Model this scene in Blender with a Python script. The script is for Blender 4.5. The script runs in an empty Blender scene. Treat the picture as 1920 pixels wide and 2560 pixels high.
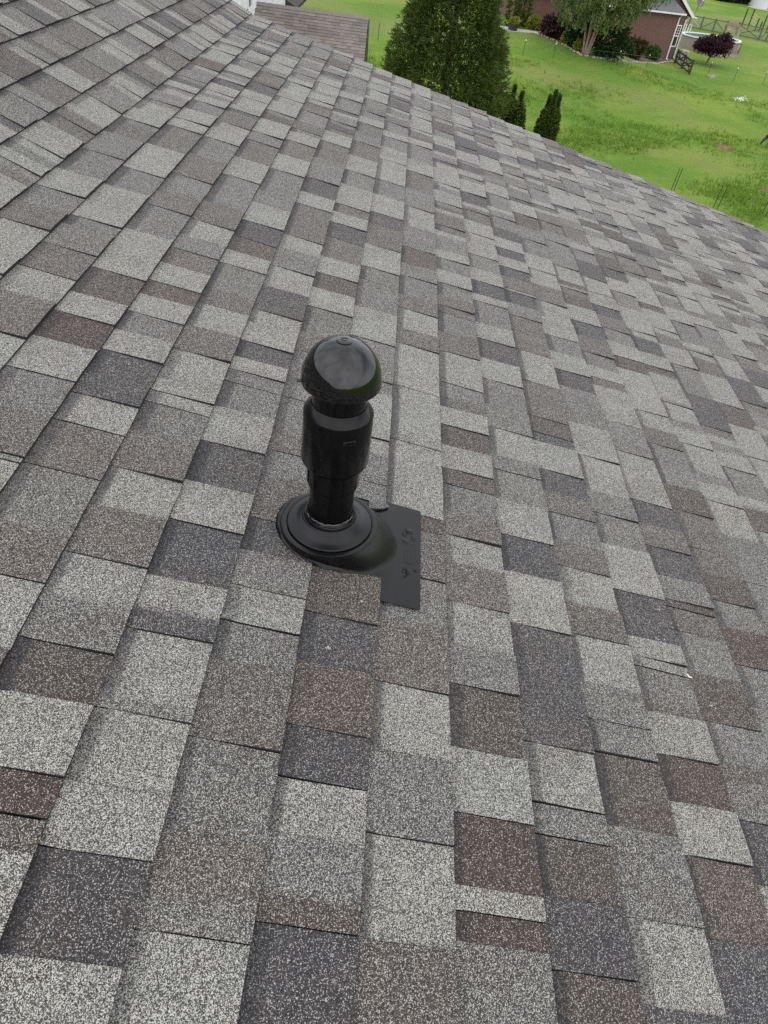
import bpy, math, random
import numpy as np
from mathutils import Vector, Matrix, noise as mnoise

random.seed(7)
rng = np.random.default_rng(7)
SC = bpy.context.scene
COL = SC.collection
PI = math.pi

# ------------------------------------------------------------------ camera
FPX = 1729.0                       # focal length in pixels of the 1920x2560 frame
H = 11.0                           # eye height over the field
PHI = math.radians(13.0)           # pitch of the lower roof


def _n(a):
    return a / np.linalg.norm(a)


E1 = _n(np.array([100.0, -1580.0, FPX]))            # along the eaves (camera axes: right, down, forward)
E2 = np.array([8340.0, 2420.0, FPX]); E2 = _n(E2 - E1 * (E2 @ E1))   # down the slope
EN = -np.cross(E1, E2)                              # off the roof
UPV = EN * math.cos(PHI) - E2 * math.sin(PHI)
EX = E2 * math.cos(PHI) + EN * math.sin(PHI)
CAM = np.array([0.0, 0.0, H])

cd = bpy.data.cameras.new('camera')
cam = bpy.data.objects.new('camera', cd); COL.objects.link(cam)
cd.sensor_fit = 'VERTICAL'; cd.sensor_height = 36.0; cd.lens = 36.0 * FPX / 2560.0
cd.clip_start = 0.02; cd.clip_end = 3000
R = Matrix.Identity(4)
for j, cv in enumerate((np.array([1., 0, 0]), np.array([0, -1., 0]), np.array([0, 0, -1.]))):
    w = (cv @ EX, cv @ E1, cv @ UPV)
    for i in range(3):
        R[i][j] = w[i]
R.translation = Vector(CAM)
cam.matrix_world = R
SC.camera = cam

# ------------------------------------------------------------------ sky, sun, exposure
SUN_EL, SUN_AZ = math.radians(58), math.radians(200)
world = bpy.data.worlds.new('World'); SC.world = world
world.use_nodes = True
wn = world.node_tree; wn.nodes.clear()
wo = wn.nodes.new('ShaderNodeOutputWorld'); bg = wn.nodes.new('ShaderNodeBackground')
sky = wn.nodes.new('ShaderNodeTexSky'); sky.sky_type = 'NISHITA'; sky.sun_disc = False
sky.sun_elevation = SUN_EL; sky.sun_rotation = SUN_AZ
sky.air_density = 1.0; sky.dust_density = 2.5; sky.ozone_density = 1.0
wtc = wn.nodes.new('ShaderNodeTexCoord')
wno = wn.nodes.new('ShaderNodeTexNoise'); wno.inputs['Scale'].default_value = 1.5
wno.inputs['Detail'].default_value = 4; wno.inputs['Roughness'].default_value = 0.55
wn.links.new(wtc.outputs['Generated'], wno.inputs['Vector'])
wr = wn.nodes.new('ShaderNodeValToRGB')
wr.color_ramp.elements[0].position = 0.32; wr.color_ramp.elements[0].color = (4.0, 4.25, 4.75, 1)
wr.color_ramp.elements[1].position = 0.68; wr.color_ramp.elements[1].color = (11.0, 11.0, 11.1, 1)
wn.links.new(wno.outputs['Fac'], wr.inputs['Fac'])
wm = wn.nodes.new('ShaderNodeMix'); wm.data_type = 'RGBA'; wm.inputs['Factor'].default_value = 0.86
wn.links.new(sky.outputs['Color'], wm.inputs['A']); wn.links.new(wr.outputs['Color'], wm.inputs['B'])
wn.links.new(wm.outputs['Result'], bg.inputs['Color'])
bg.inputs['Strength'].default_value = 0.1
wn.links.new(bg.outputs['Background'], wo.inputs['Surface'])

sl = bpy.data.lights.new('sun', 'SUN'); sl.energy = 0.7; sl.angle = math.radians(140); sl.color = (1, .97, .92)
so = bpy.data.objects.new('sun', sl); COL.objects.link(so)
sd = Vector((math.sin(SUN_AZ) * math.cos(SUN_EL), math.cos(SUN_AZ) * math.cos(SUN_EL), math.sin(SUN_EL)))
so.rotation_euler = sd.to_track_quat('Z', 'Y').to_euler()
so.location = (0, 0, 60)

SC.view_settings.view_transform = 'Standard'; SC.view_settings.look = 'None'
SC.view_settings.exposure = 0.86; SC.view_settings.gamma = 1.0
SC.view_settings.use_curve_mapping = False
SC.cycles.use_denoising = False
SC.cycles.max_bounces = 5; SC.cycles.diffuse_bounces = 3


# ------------------------------------------------------------------ where a pixel of the photograph meets the world
def ray(x, y):
    d = np.array([x - 960.0, y - 1280.0, FPX])
    return np.array([d @ EX, d @ E1, d @ UPV])


def at_z(x, y, z=0.0):
    r = ray(x, y); s = (z - H) / r[2]
    return CAM + r * s


def at_dist(x, y, dist):          # at a horizontal distance from the eye
    r = ray(x, y); s = dist / math.hypot(r[0], r[1])
    return CAM + r * s


def hdist(p):
    return math.hypot(p[0], p[1])


def roof_uv(x, y, off=0.0):       # pixel -> (down slope, along eaves) on the lower roof plane
    d = np.array([x - 960.0, y - 1280.0, FPX]); s = -(1.0 - off) / (d @ EN)
    return (d @ E2) * s, (d @ E1) * s


# ------------------------------------------------------------------ mesh helpers
class MB:
    """collects quads, boxes, tubes, lathes; build() links them as one mesh object"""
    def __init__(s):
        s.v, s.f, s.mi = [], [], []

    def add(s, vs, fs, mi=0):
        b = len(s.v); s.v.extend([tuple(map(float, p)) for p in vs])
        for f in fs:
            s.f.append(tuple(i + b for i in f)); s.mi.append(mi)

    def box(s, c, size, ax=None, mi=0):
        c = np.array(c, float); hx, hy, hz = [q / 2 for q in size]
        A = np.eye(3) if ax is None else np.array(ax, float)
        vs = [c + A[0] * x * hx + A[1] * y * hy + A[2] * z * hz for x in (-1, 1) for y in (-1, 1) for z in (-1, 1)]
        s.add(vs, [(0, 1, 3, 2), (4, 6, 7, 5), (0, 4, 5, 1), (2, 3, 7, 6), (0, 2, 6, 4), (1, 5, 7, 3)], mi)

    def bar(s, p, q, w, h=None, up=(0, 0, 1), mi=0):
        p = np.array(p, float); q = np.array(q, float); d = q - p; L = np.linalg.norm(d)
        if L < 1e-6: return
        d = d / L; u = np.array(up, float)
        if abs(d @ u) > .98: u = np.array([1., 0, 0])
        x = np.cross(d, u); x /= np.linalg.norm(x); z = np.cross(x, d)
        s.box((p + q) / 2, (w, L, h or w), (x, d, z), mi)

    def tube(s, pts, rad, n=8, cap=True, mi=0):
        pts = [np.array(p, float) for p in pts]
        if not hasattr(rad, '__len__'): rad = [rad] * len(pts)
        rings = []
        for i, p in enumerate(pts):
            d = pts[min(i + 1, len(pts) - 1)] - pts[max(i - 1, 0)]
            d = d / (np.linalg.norm(d) + 1e-9)
            u = np.array([0, 0, 1.]) if abs(d[2]) < .9 else np.array([1., 0, 0])
            x = np.cross(d, u); x /= np.linalg.norm(x); y = np.cross(d, x)
            rings.append([p + (x * math.cos(2 * PI * k / n) + y * math.sin(2 * PI * k / n)) * rad[i] for k in range(n)])
        vs = [p for r in rings for p in r]
        fs = [(i * n + k, i * n + (k + 1) % n, (i + 1) * n + (k + 1) % n, (i + 1) * n + k)
              for i in range(len(pts) - 1) for k in range(n)]
        if cap:
            fs.append(tuple(range(n))[::-1]); fs.append(tuple((len(pts) - 1) * n + k for k in range(n)))
        s.add(vs, fs, mi)

    def lathe(s, prof, origin, axes=None, n=48, mi=0, close=False):
        A = np.eye(3) if axes is None else np.array(axes, float); o = np.array(origin, float)
        vs = [o + (A[0] * math.cos(2 * PI * k / n) + A[1] * math.sin(2 * PI * k / n)) * r + A[2] * z
              for r, z in prof for k in range(n)]
        m = len(prof)
        fs = [(i * n + k, i * n + (k + 1) % n, (i + 1) * n + (k + 1) % n, (i + 1) * n + k) for i in range(m - 1) for k in range(n)]
        s.add(vs, fs, mi)

    def build(s, name, mats, parent=None, smooth=False, origin=None, sharp=None):
        me = bpy.data.meshes.new(name)
        o3 = np.array(origin if origin is not None else (0, 0, 0), float)
        V = np.array(s.v, float) - o3
        me.from_pydata(V.tolist(), [], s.f)
        if not isinstance(mats, (list, tuple)): mats = [mats]
        for m in mats: me.materials.append(m)
        if len(mats) > 1: me.polygons.foreach_set('material_index', s.mi)
        if smooth:
            me.polygons.foreach_set('use_smooth', [True] * len(me.polygons))
            if sharp is not None:
                me.set_sharp_from_angle(angle=math.radians(sharp))
        me.update()
        ob = bpy.data.objects.new(name, me); COL.objects.link(ob)
        if parent is not None:
            ob.parent = parent
        else:
            ob.location = o3
        return ob


def tag(o, label=None, cat=None, group=None, kind=None):
    if label: o['label'] = label
    if cat: o['category'] = cat
    if group: o['group'] = group
    if kind: o['kind'] = kind
    return o


class Thing:
    """an Empty at the thing's base that parents its parts; part meshes are given in world coordinates"""
    def __init__(s, name, label, cat, base, group=None):
        s.o = bpy.data.objects.new(name, None); COL.objects.link(s.o)
        s.b = np.array(base, float); s.o.location = s.b; s.o.empty_display_size = .2
        tag(s.o, label, cat, group)

    def part(s, name, mb, mat, parent=None, **k):
        return mb.build(name, mat, parent or s.o, origin=s.b, **k)


# ------------------------------------------------------------------ materials
def new_mat(name):
    m = bpy.data.materials.new(name); m.use_nodes = True
    nt = m.node_tree; b = nt.nodes['Principled BSDF']
    return m, nt, b


def N(nt, t, **k):
    n = nt.nodes.new(t)
    for a, v in k.items():
        if a in n.inputs: n.inputs[a].default_value = v
        else: setattr(n, a, v)
    return n


def math_n(nt, op, a, b=None, c=None, clamp=False):
    n = nt.nodes.new('ShaderNodeMath'); n.operation = op; n.use_clamp = clamp
    for i, q in enumerate((a, b, c)):
        if q is None: continue
        if isinstance(q, (int, float)): n.inputs[i].default_value = q
        else: nt.links.new(q, n.inputs[i])
    return n.outputs[0]


def mix_c(nt, fac, a, b, mode='MIX'):
    n = nt.nodes.new('ShaderNodeMix'); n.data_type = 'RGBA'; n.blend_type = mode
    for key, q in (('Factor', fac), ('A', a), ('B', b)):
        s = [i for i in n.inputs if i.name == key and i.enabled][0] if key == 'Factor' else n.inputs[key]
        if key == 'Factor': s = n.inputs[0]
        elif key == 'A': s = n.inputs[6]
        else: s = n.inputs[7]
        if isinstance(q, (int, float)): s.default_value = q
        elif isinstance(q, tuple): s.default_value = q if len(q) == 4 else (*q, 1)
        else: nt.links.new(q, s)
    return n.outputs[2]


def simple(name, col, rough=.7, var=.15, scale=8.0, spec=.4, bump=0.0, metal=0.0, detail=4):
    """one colour with procedural mottling and a little relief"""
    m, nt, b = new_mat(name)
    g = N(nt, 'ShaderNodeNewGeometry')
    no = N(nt, 'ShaderNodeTexNoise', Scale=scale, Detail=detail, Roughness=.6)
    nt.links.new(g.outputs['Position'], no.inputs['Vector'])
    lo = tuple(c * (1 - var) for c in col); hi = tuple(min(1, c * (1 + var)) for c in col)
    mr = N(nt, 'ShaderNodeMapRange'); mr.inputs['From Min'].default_value = .3; mr.inputs['From Max'].default_value = .7
    nt.links.new(no.outputs['Fac'], mr.inputs['Value'])
    nt.links.new(mix_c(nt, mr.outputs['Result'], lo, hi), b.inputs['Base Color'])
    b.inputs['Roughness'].default_value = rough; b.inputs['Specular IOR Level'].default_value = spec
    b.inputs['Metallic'].default_value = metal
    if bump:
        bp = N(nt, 'ShaderNodeBump', Strength=bump, Distance=.02)
        nt.links.new(no.outputs['Fac'], bp.inputs['Height']); nt.links.new(bp.outputs['Normal'], b.inputs['Normal'])
    return m


def leaf_mat(name, a, b_, c=None, scale=1.5, trans=.25):
    """foliage: colour drifts from clump to clump and from leaf to leaf"""
    m, nt, b = new_mat(name)
    g = N(nt, 'ShaderNodeNewGeometry')
    no = N(nt, 'ShaderNodeTexNoise', Scale=scale, Detail=3)
    nt.links.new(g.outputs['Position'], no.inputs['Vector'])
    mr = N(nt, 'ShaderNodeMapRange'); mr.inputs['From Min'].default_value = .35; mr.inputs['From Max'].default_value = .65
    nt.links.new(no.outputs['Fac'], mr.inputs['Value'])
    col = mix_c(nt, mr.outputs['Result'], a, b_)
    col = mix_c(nt, math_n(nt, 'MULTIPLY', g.outputs['Random Per Island'], .8), col, c or b_)
    nt.links.new(col, b.inputs['Base Color'])
    b.inputs['Roughness'].default_value = .6; b.inputs['Specular IOR Level'].default_value = .25
    tr = N(nt, 'ShaderNodeBsdfTranslucent'); nt.links.new(col, tr.inputs['Color'])
    mx = N(nt, 'ShaderNodeMixShader', Fac=trans)
    nt.links.new(b.outputs[0], mx.inputs[1]); nt.links.new(tr.outputs[0], mx.inputs[2])
    nt.links.new(mx.outputs[0], nt.nodes['Material Output'].inputs['Surface'])
    return m


def shingle_mat():
    """mineral granules: every granule its own grey, pale specks and dark grains, the dark factory-printed shadow strip as an attribute"""
    m, nt, b = new_mat('asphalt granules')
    g = N(nt, 'ShaderNodeNewGeometry')
    tint = N(nt, 'ShaderNodeVertexColor', layer_name='tint')
    band = N(nt, 'ShaderNodeAttribute', attribute_name='band')
    vo = N(nt, 'ShaderNodeTexVoronoi', Scale=930.0); vo.feature = 'F1'
    nt.links.new(g.outputs['Position'], vo.inputs['Vector'])
    sp = N(nt, 'ShaderNodeSeparateColor'); nt.links.new(vo.outputs['Color'], sp.inputs['Color'])
    r1, r2, r3 = sp.outputs[0], sp.outputs[1], sp.outputs[2]
    # clusters of grains, a coarser drift
    n1 = N(nt, 'ShaderNodeTexNoise', Scale=260.0, Detail=2.0); nt.links.new(g.outputs['Position'], n1.inputs['Vector'])
    n2 = N(nt, 'ShaderNodeTexNoise', Scale=9.0, Detail=5.0, Roughness=.65); nt.links.new(g.outputs['Position'], n2.inputs['Vector'])
    # dark strip: more grains turn black the stronger it is
    n4 = N(nt, 'ShaderNodeTexNoise', Scale=75.0, Detail=3.0); nt.links.new(g.outputs['Position'], n4.inputs['Vector'])
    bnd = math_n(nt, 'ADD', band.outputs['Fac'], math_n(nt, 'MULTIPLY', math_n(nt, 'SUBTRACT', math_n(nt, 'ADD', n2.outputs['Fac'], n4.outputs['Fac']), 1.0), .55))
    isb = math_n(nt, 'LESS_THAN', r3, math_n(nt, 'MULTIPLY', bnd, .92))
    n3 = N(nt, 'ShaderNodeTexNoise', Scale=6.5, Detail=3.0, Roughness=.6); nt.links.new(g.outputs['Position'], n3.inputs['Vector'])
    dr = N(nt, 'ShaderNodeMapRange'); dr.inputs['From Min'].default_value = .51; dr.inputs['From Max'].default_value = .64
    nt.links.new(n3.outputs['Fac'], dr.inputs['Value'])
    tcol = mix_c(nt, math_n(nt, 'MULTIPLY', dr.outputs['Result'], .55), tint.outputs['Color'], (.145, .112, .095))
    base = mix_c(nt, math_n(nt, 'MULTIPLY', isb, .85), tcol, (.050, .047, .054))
    val = math_n(nt, 'MULTIPLY_ADD', r1, 1.2, .33)
    val = math_n(nt, 'MULTIPLY', val, math_n(nt, 'MULTIPLY_ADD', n1.outputs['Fac'], .95, .525))
    gap = N(nt, 'ShaderNodeMapRange'); gap.inputs['From Min'].default_value = .38; gap.inputs['From Max'].default_value = .72
    gap.inputs['To Min'].default_value = 1.0; gap.inputs['To Max'].default_value = .22
    nt.links.new(vo.outputs['Distance'], gap.inputs['Value'])
    val = math_n(nt, 'MULTIPLY', val, gap.outputs['Result'])
    val = math_n(nt, 'MULTIPLY', val, math_n(nt, 'MULTIPLY_ADD', n2.outputs['Fac'], .5, .75))
    vc = N(nt, 'ShaderNodeCombineColor')
    for i in range(3): nt.links.new(val, vc.inputs[i])
    col = mix_c(nt, 1.0, base, vc.outputs[0], 'MULTIPLY')
    thr = math_n(nt, 'SUBTRACT', 1.0, math_n(nt, 'MULTIPLY', tint.outputs['Alpha'], .40))
    spk = math_n(nt, 'GREATER_THAN', math_n(nt, 'ADD', r2, math_n(nt, 'MULTIPLY', math_n(nt, 'SUBTRACT', n1.outputs['Fac'], .5), .3)), thr)
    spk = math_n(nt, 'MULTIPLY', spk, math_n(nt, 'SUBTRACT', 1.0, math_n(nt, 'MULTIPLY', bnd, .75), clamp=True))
    cream = mix_c(nt, r1, (.66, .63, .54), (.52, .53, .53))
    cream = mix_c(nt, .35, cream, mix_c(nt, 1.0, tint.outputs['Color'], (1.9, 1.9, 1.9, 1), 'MULTIPLY'))
    col = mix_c(nt, spk, col, cream)
    drk = math_n(nt, 'LESS_THAN', r2, .27)
    col = mix_c(nt, math_n(nt, 'MULTIPLY', drk, .7), col, (.028, .026, .028))
    nt.links.new(col, b.inputs['Base Color'])
    b.inputs['Roughness'].default_value = .82; b.inputs['Specular IOR Level'].default_value = .3
    b.inputs['Sheen Weight'].default_value = .03; b.inputs['Sheen Roughness'].default_value = .5
    bp = N(nt, 'ShaderNodeBump', Strength=.8, Distance=.0016)
    nt.links.new(vo.outputs['Distance'], bp.inputs['Height']); bp.invert = True
    nt.links.new(bp.outputs['Normal'], b.inputs['Normal'])
    return m


def grass_mat():
    m, nt, b = new_mat('pasture grass')
    g = N(nt, 'ShaderNodeNewGeometry')

    def noise(scale, detail=4, rough=.6, stretch=None):
        no = N(nt, 'ShaderNodeTexNoise', Scale=scale, Detail=detail, Roughness=rough)
        if stretch:
            mp = N(nt, 'ShaderNodeMapping'); mp.inputs['Scale'].default_value = stretch
            nt.links.new(g.outputs['Position'], mp.inputs['Vector']); nt.links.new(mp.outputs[0], no.inputs['Vector'])
        else:
            nt.links.new(g.outputs['Position'], no.inputs['Vector'])
        return no.outputs['Fac']

    def ramp(v, lo, hi):
        mr = N(nt, 'ShaderNodeMapRange'); mr.inputs['From Min'].default_value = lo; mr.inputs['From Max'].default_value = hi
        nt.links.new(v, mr.inputs['Value']); return mr.outputs['Result']
    lush, yel, tan, dark = (.112, .220, .022), (.200, .280, .040), (.212, .232, .072), (.080, .155, .020)
    col = mix_c(nt, ramp(noise(.11, 5, .6), .42, .6), lush, yel)
    col = mix_c(nt, math_n(nt, 'MULTIPLY', ramp(noise(.055, 4, .55, (1, 1.6, 1)), .5, .62), .7), col, tan)
    col = mix_c(nt, math_n(nt, 'MULTIPLY', ramp(noise(.9, 5, .7, (1, 2.2, 1)), .5, .72), .4), col, dark)
    col = mix_c(nt, math_n(nt, 'MULTIPLY', ramp(noise(3.2, 4, .7), .56, .75), .55), col, (.26, .33, .07))
    col = mix_c(nt, math_n(nt, 'MULTIPLY', ramp(noise(7.5, 3, .7), .5, .8), .35), col, dark)
    nt.links.new(col, b.inputs['Base Color'])
    b.inputs['Roughness'].default_value = .9; b.inputs['Specular IOR Level'].default_value = .15
    bp = N(nt, 'ShaderNodeBump', Strength=.8, Distance=.25)
    nt.links.new(noise(2.2, 6, .75), bp.inputs['Height']); nt.links.new(bp.outputs['Normal'], b.inputs['Normal'])
    return m


def brick_mat():
    m, nt, b = new_mat('red brick courses')
    tc = N(nt, 'ShaderNodeUVMap')
    br = N(nt, 'ShaderNodeTexBrick', Scale=1.0)
    br.inputs['Brick Width'].default_value = .21; br.inputs['Row Height'].default_value = .076
    br.inputs['Mortar Size'].default_value = .008
    br.inputs['Color1'].default_value = (.125, .055, .044, 1); br.inputs['Color2'].default_value = (.165, .080, .064, 1)
    br.inputs['Mortar'].default_value = (.20, .155, .13, 1)
    nt.links.new(tc.outputs[0], br.inputs['Vector'])
    no = N(nt, 'ShaderNodeTexNoise', Scale=1.2, Detail=5); nt.links.new(tc.outputs[0], no.inputs['Vector'])
    col = mix_c(nt, .35, br.outputs['Color'], mix_c(nt, no.outputs['Fac'], (.09, .045, .038), (.19, .10, .082)))
    nt.links.new(col, b.inputs['Base Color']); b.inputs['Roughness'].default_value = .9
    bp = N(nt, 'ShaderNodeBump', Strength=.4, Distance=.01); bp.invert = True
    nt.links.new(br.outputs['Fac'], bp.inputs['Height']); nt.links.new(bp.outputs['Normal'], b.inputs['Normal'])
    return m


def plastic_mat(name, col, rough, spots=.0, rvar=.08, coat=0.0, spec=.5):
    m, nt, b = new_mat(name)
    g = N(nt, 'ShaderNodeNewGeometry')
    no = N(nt, 'ShaderNodeTexNoise', Scale=28.0, Detail=5, Roughness=.65); nt.links.new(g.outputs['Position'], no.inputs['Vector'])
    n2 = N(nt, 'ShaderNodeTexNoise', Scale=420.0, Detail=2); nt.links.new(g.outputs['Position'], n2.inputs['Vector'])
    base = mix_c(nt, no.outputs['Fac'], tuple(c * .75 for c in col), tuple(c * 1.25 for c in col))
    if spots:
        dust = math_n(nt, 'MULTIPLY', math_n(nt, 'GREATER_THAN', n2.outputs['Fac'], .73), spots)
        base = mix_c(nt, dust, base, (.25, .25, .24))
    nt.links.new(base, b.inputs['Base Color'])
    ro = math_n(nt, 'MULTIPLY_ADD', math_n(nt, 'SUBTRACT', no.outputs['Fac'], .5), rvar * 2, rough)
    nt.links.new(ro, b.inputs['Roughness']); b.inputs['Specular IOR Level'].default_value = spec
    b.inputs['Coat Weight'].default_value = coat
    bp = N(nt, 'ShaderNodeBump', Strength=.06, Distance=.001)
    nt.links.new(no.outputs['Fac'], bp.inputs['Height']); nt.links.new(bp.outputs['Normal'], b.inputs['Normal'])
    return m


M = dict(
    shingle=shingle_mat(), asphalt=simple('asphalt mat edge', (.018, .017, .018), .9, .3, 200),
    grass=grass_mat(), brick=brick_mat(),
    dome=plastic_mat('glossy black plastic', (.0010, .0010, .0014), .045, .0, .03, 0, .64),
    pipe=plastic_mat('satin black plastic', (.0014, .0014, .0018), .2, .02, .06, 0, .27),
    rubber=plastic_mat('black rubber', (.0026, .0029, .0038), .30, .10, .07, 0, .36),
    goo=plastic_mat('roof sealant', (.003, .003, .003), .25, 0, .08, 0, .3),
    ridge=plastic_mat('painted sealant glint', (.10, .095, .09), .25, 0, .05),  # light grey painted in for the reflection on the glossy black sealant
    sticker=plastic_mat('dull black label', (.016, .017, .018), .5),
    white=simple('white paint', (.72, .73, .74), .5, .05, 3),
    siding=simple('white siding', (.70, .72, .74), .55, .05, 2),
    darkglass=simple('window glass', (.02, .025, .03), .08, .3, 2, spec=.6),
    greyroof=simple('grey roof shingles', (.13, .135, .145), .9, .25, 5),
    concrete=simple('pale concrete', (.46, .44, .40), .85, .15, 2),
    mulch=simple('bark mulch', (.12, .075, .055), .95, .45, 6, bump=.6),
    stone=simple('edging stone', (.36, .31, .26), .9, .25, 5),
    bark=simple('grey brown bark', (.17, .13, .10), .9, .35, 9, bump=.6),
    cedarbark=simple('dark cedar bark', (.06, .038, .027), .9, .35, 9),
    palebark=simple('peeling pale birch bark', (.24, .18, .14), .85, .35, 6, bump=.4),
    darkwood=simple('dark stained wood', (.045, .038, .034), .8, .25, 6),
    greywood=simple('weathered grey wood', (.115, .10, .085), .85, .25, 6),
    paleboard=simple('bare pale boards', (.42, .38, .28), .8, .15, 5),
    steel=simple('dark steel post', (.035, .045, .035), .6, .2, 10),
    wire=simple('fence wire', (.20, .21, .20), .5, .1, 10, metal=.3),
    capwhite=simple('white plastic cap', (.75, .76, .70), .5, .05, 5),
    speck=simple('dried droppings', (.45, .44, .40), .9, .3, 300),
    water=simple('pool water', (.10, .30, .48), .06, .15, 1.5, spec=.6),
    poolwall=simple('tan pool wall', (.30, .27, .23), .6, .15, 3),
    deck=simple('brown deck boards', (.17, .115, .085), .8, .2, 5),
    dirt=simple('bare red soil', (.235, .115, .075), .95, .25, 3, bump=.4),
    horse=simple('dark bay coat', (.018, .013, .012), .5, .3, 5),
    hair=simple('black mane', (.008, .007, .007), .6, .2, 9),
    cedar=leaf_mat('red cedar sprays', (.045, .075, .014), (.105, .140, .027), (.072, .108, .02), 1.1),
    arbor=leaf_mat('arborvitae sprays', (.058, .095, .014), (.095, .135, .022), (.075, .115, .018), 2.0),
    birch=leaf_mat('birch leaves', (.115, .175, .052), (.185, .245, .09), (.15, .205, .065), .8, .35),
    boxwood=leaf_mat('dark holly leaves', (.018, .045, .012), (.035, .075, .018), (.025, .06, .015), 2.0),
    greenbush=leaf_mat('bright boxwood leaves', (.04, .10, .015), (.07, .14, .02), (.05, .12, .02), 2.0),
    brownbush=leaf_mat('bronze shrub leaves', (.045, .05, .02), (.08, .075, .03), (.06, .06, .025), 2.0),
    yellow=leaf_mat('golden shrub leaves', (.22, .22, .025), (.30, .28, .03), (.17, .20, .025), 2.0),
    purple=leaf_mat('purple barberry leaves', (.05, .022, .024), (.085, .04, .038), (.06, .03, .03), 2.0),
    maple=leaf_mat('purple maple leaves', (.030, .010, .014), (.055, .020, .026), (.04, .014, .02), 1.2),
    tuft=leaf_mat('tall grass blades', (.11, .225, .022), (.19, .29, .038), (.14, .25, .028), .35, .42),
)

# ------------------------------------------------------------------ the near roof
EXPO = 0.1425
U0 = 0.4443
KB = -9                                   # the pitch steepens above this course line
DEL = math.radians(13.4)
V_RAKE, V_BACK = 5.60, -4.0
K_TOP, K_BOT = -24, 26
A_U = np.array([math.cos(PHI), 0, -math.sin(PHI)])
A_V = np.array([0, 1., 0])
A_N = np.array([math.sin(PHI), 0, math.cos(PHI)])
RO = CAM - A_N * 1.0
UB = U0 + KB * EXPO


def roof_pt(u, v, z=0.0):
    if u >= UB:
        return RO + A_U * u + A_V * v + A_N * z
    d = UB - u
    t = A_U * -math.cos(DEL) + A_N * math.sin(DEL)
    nn = A_N * math.cos(DEL) + A_U * math.sin(DEL)
    return RO + A_U * UB + t * d + A_V * v + nn * z


CROPS = {'A': (0, 1920, .3858), 'B': (640, 1920, .3858), 'C': (1280, 1920, .3858),
         'D': (0, 1360, .6723), 'E': (640, 1360, .6723), 'F': (1280, 1360, .6723),
         'g': (0, 640, .5787), 'h': (960, 960, .5787), 'i': (0, 1280, .5787),
         'p': (0, 1100, .5787), 'q': (960, 1100, .5787), 'r': (960, 600, .5787), 'k': (660, 800, .3435), 's': (960, 740, 1.0084), 't': (200, 300, 1.0084)}
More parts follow.
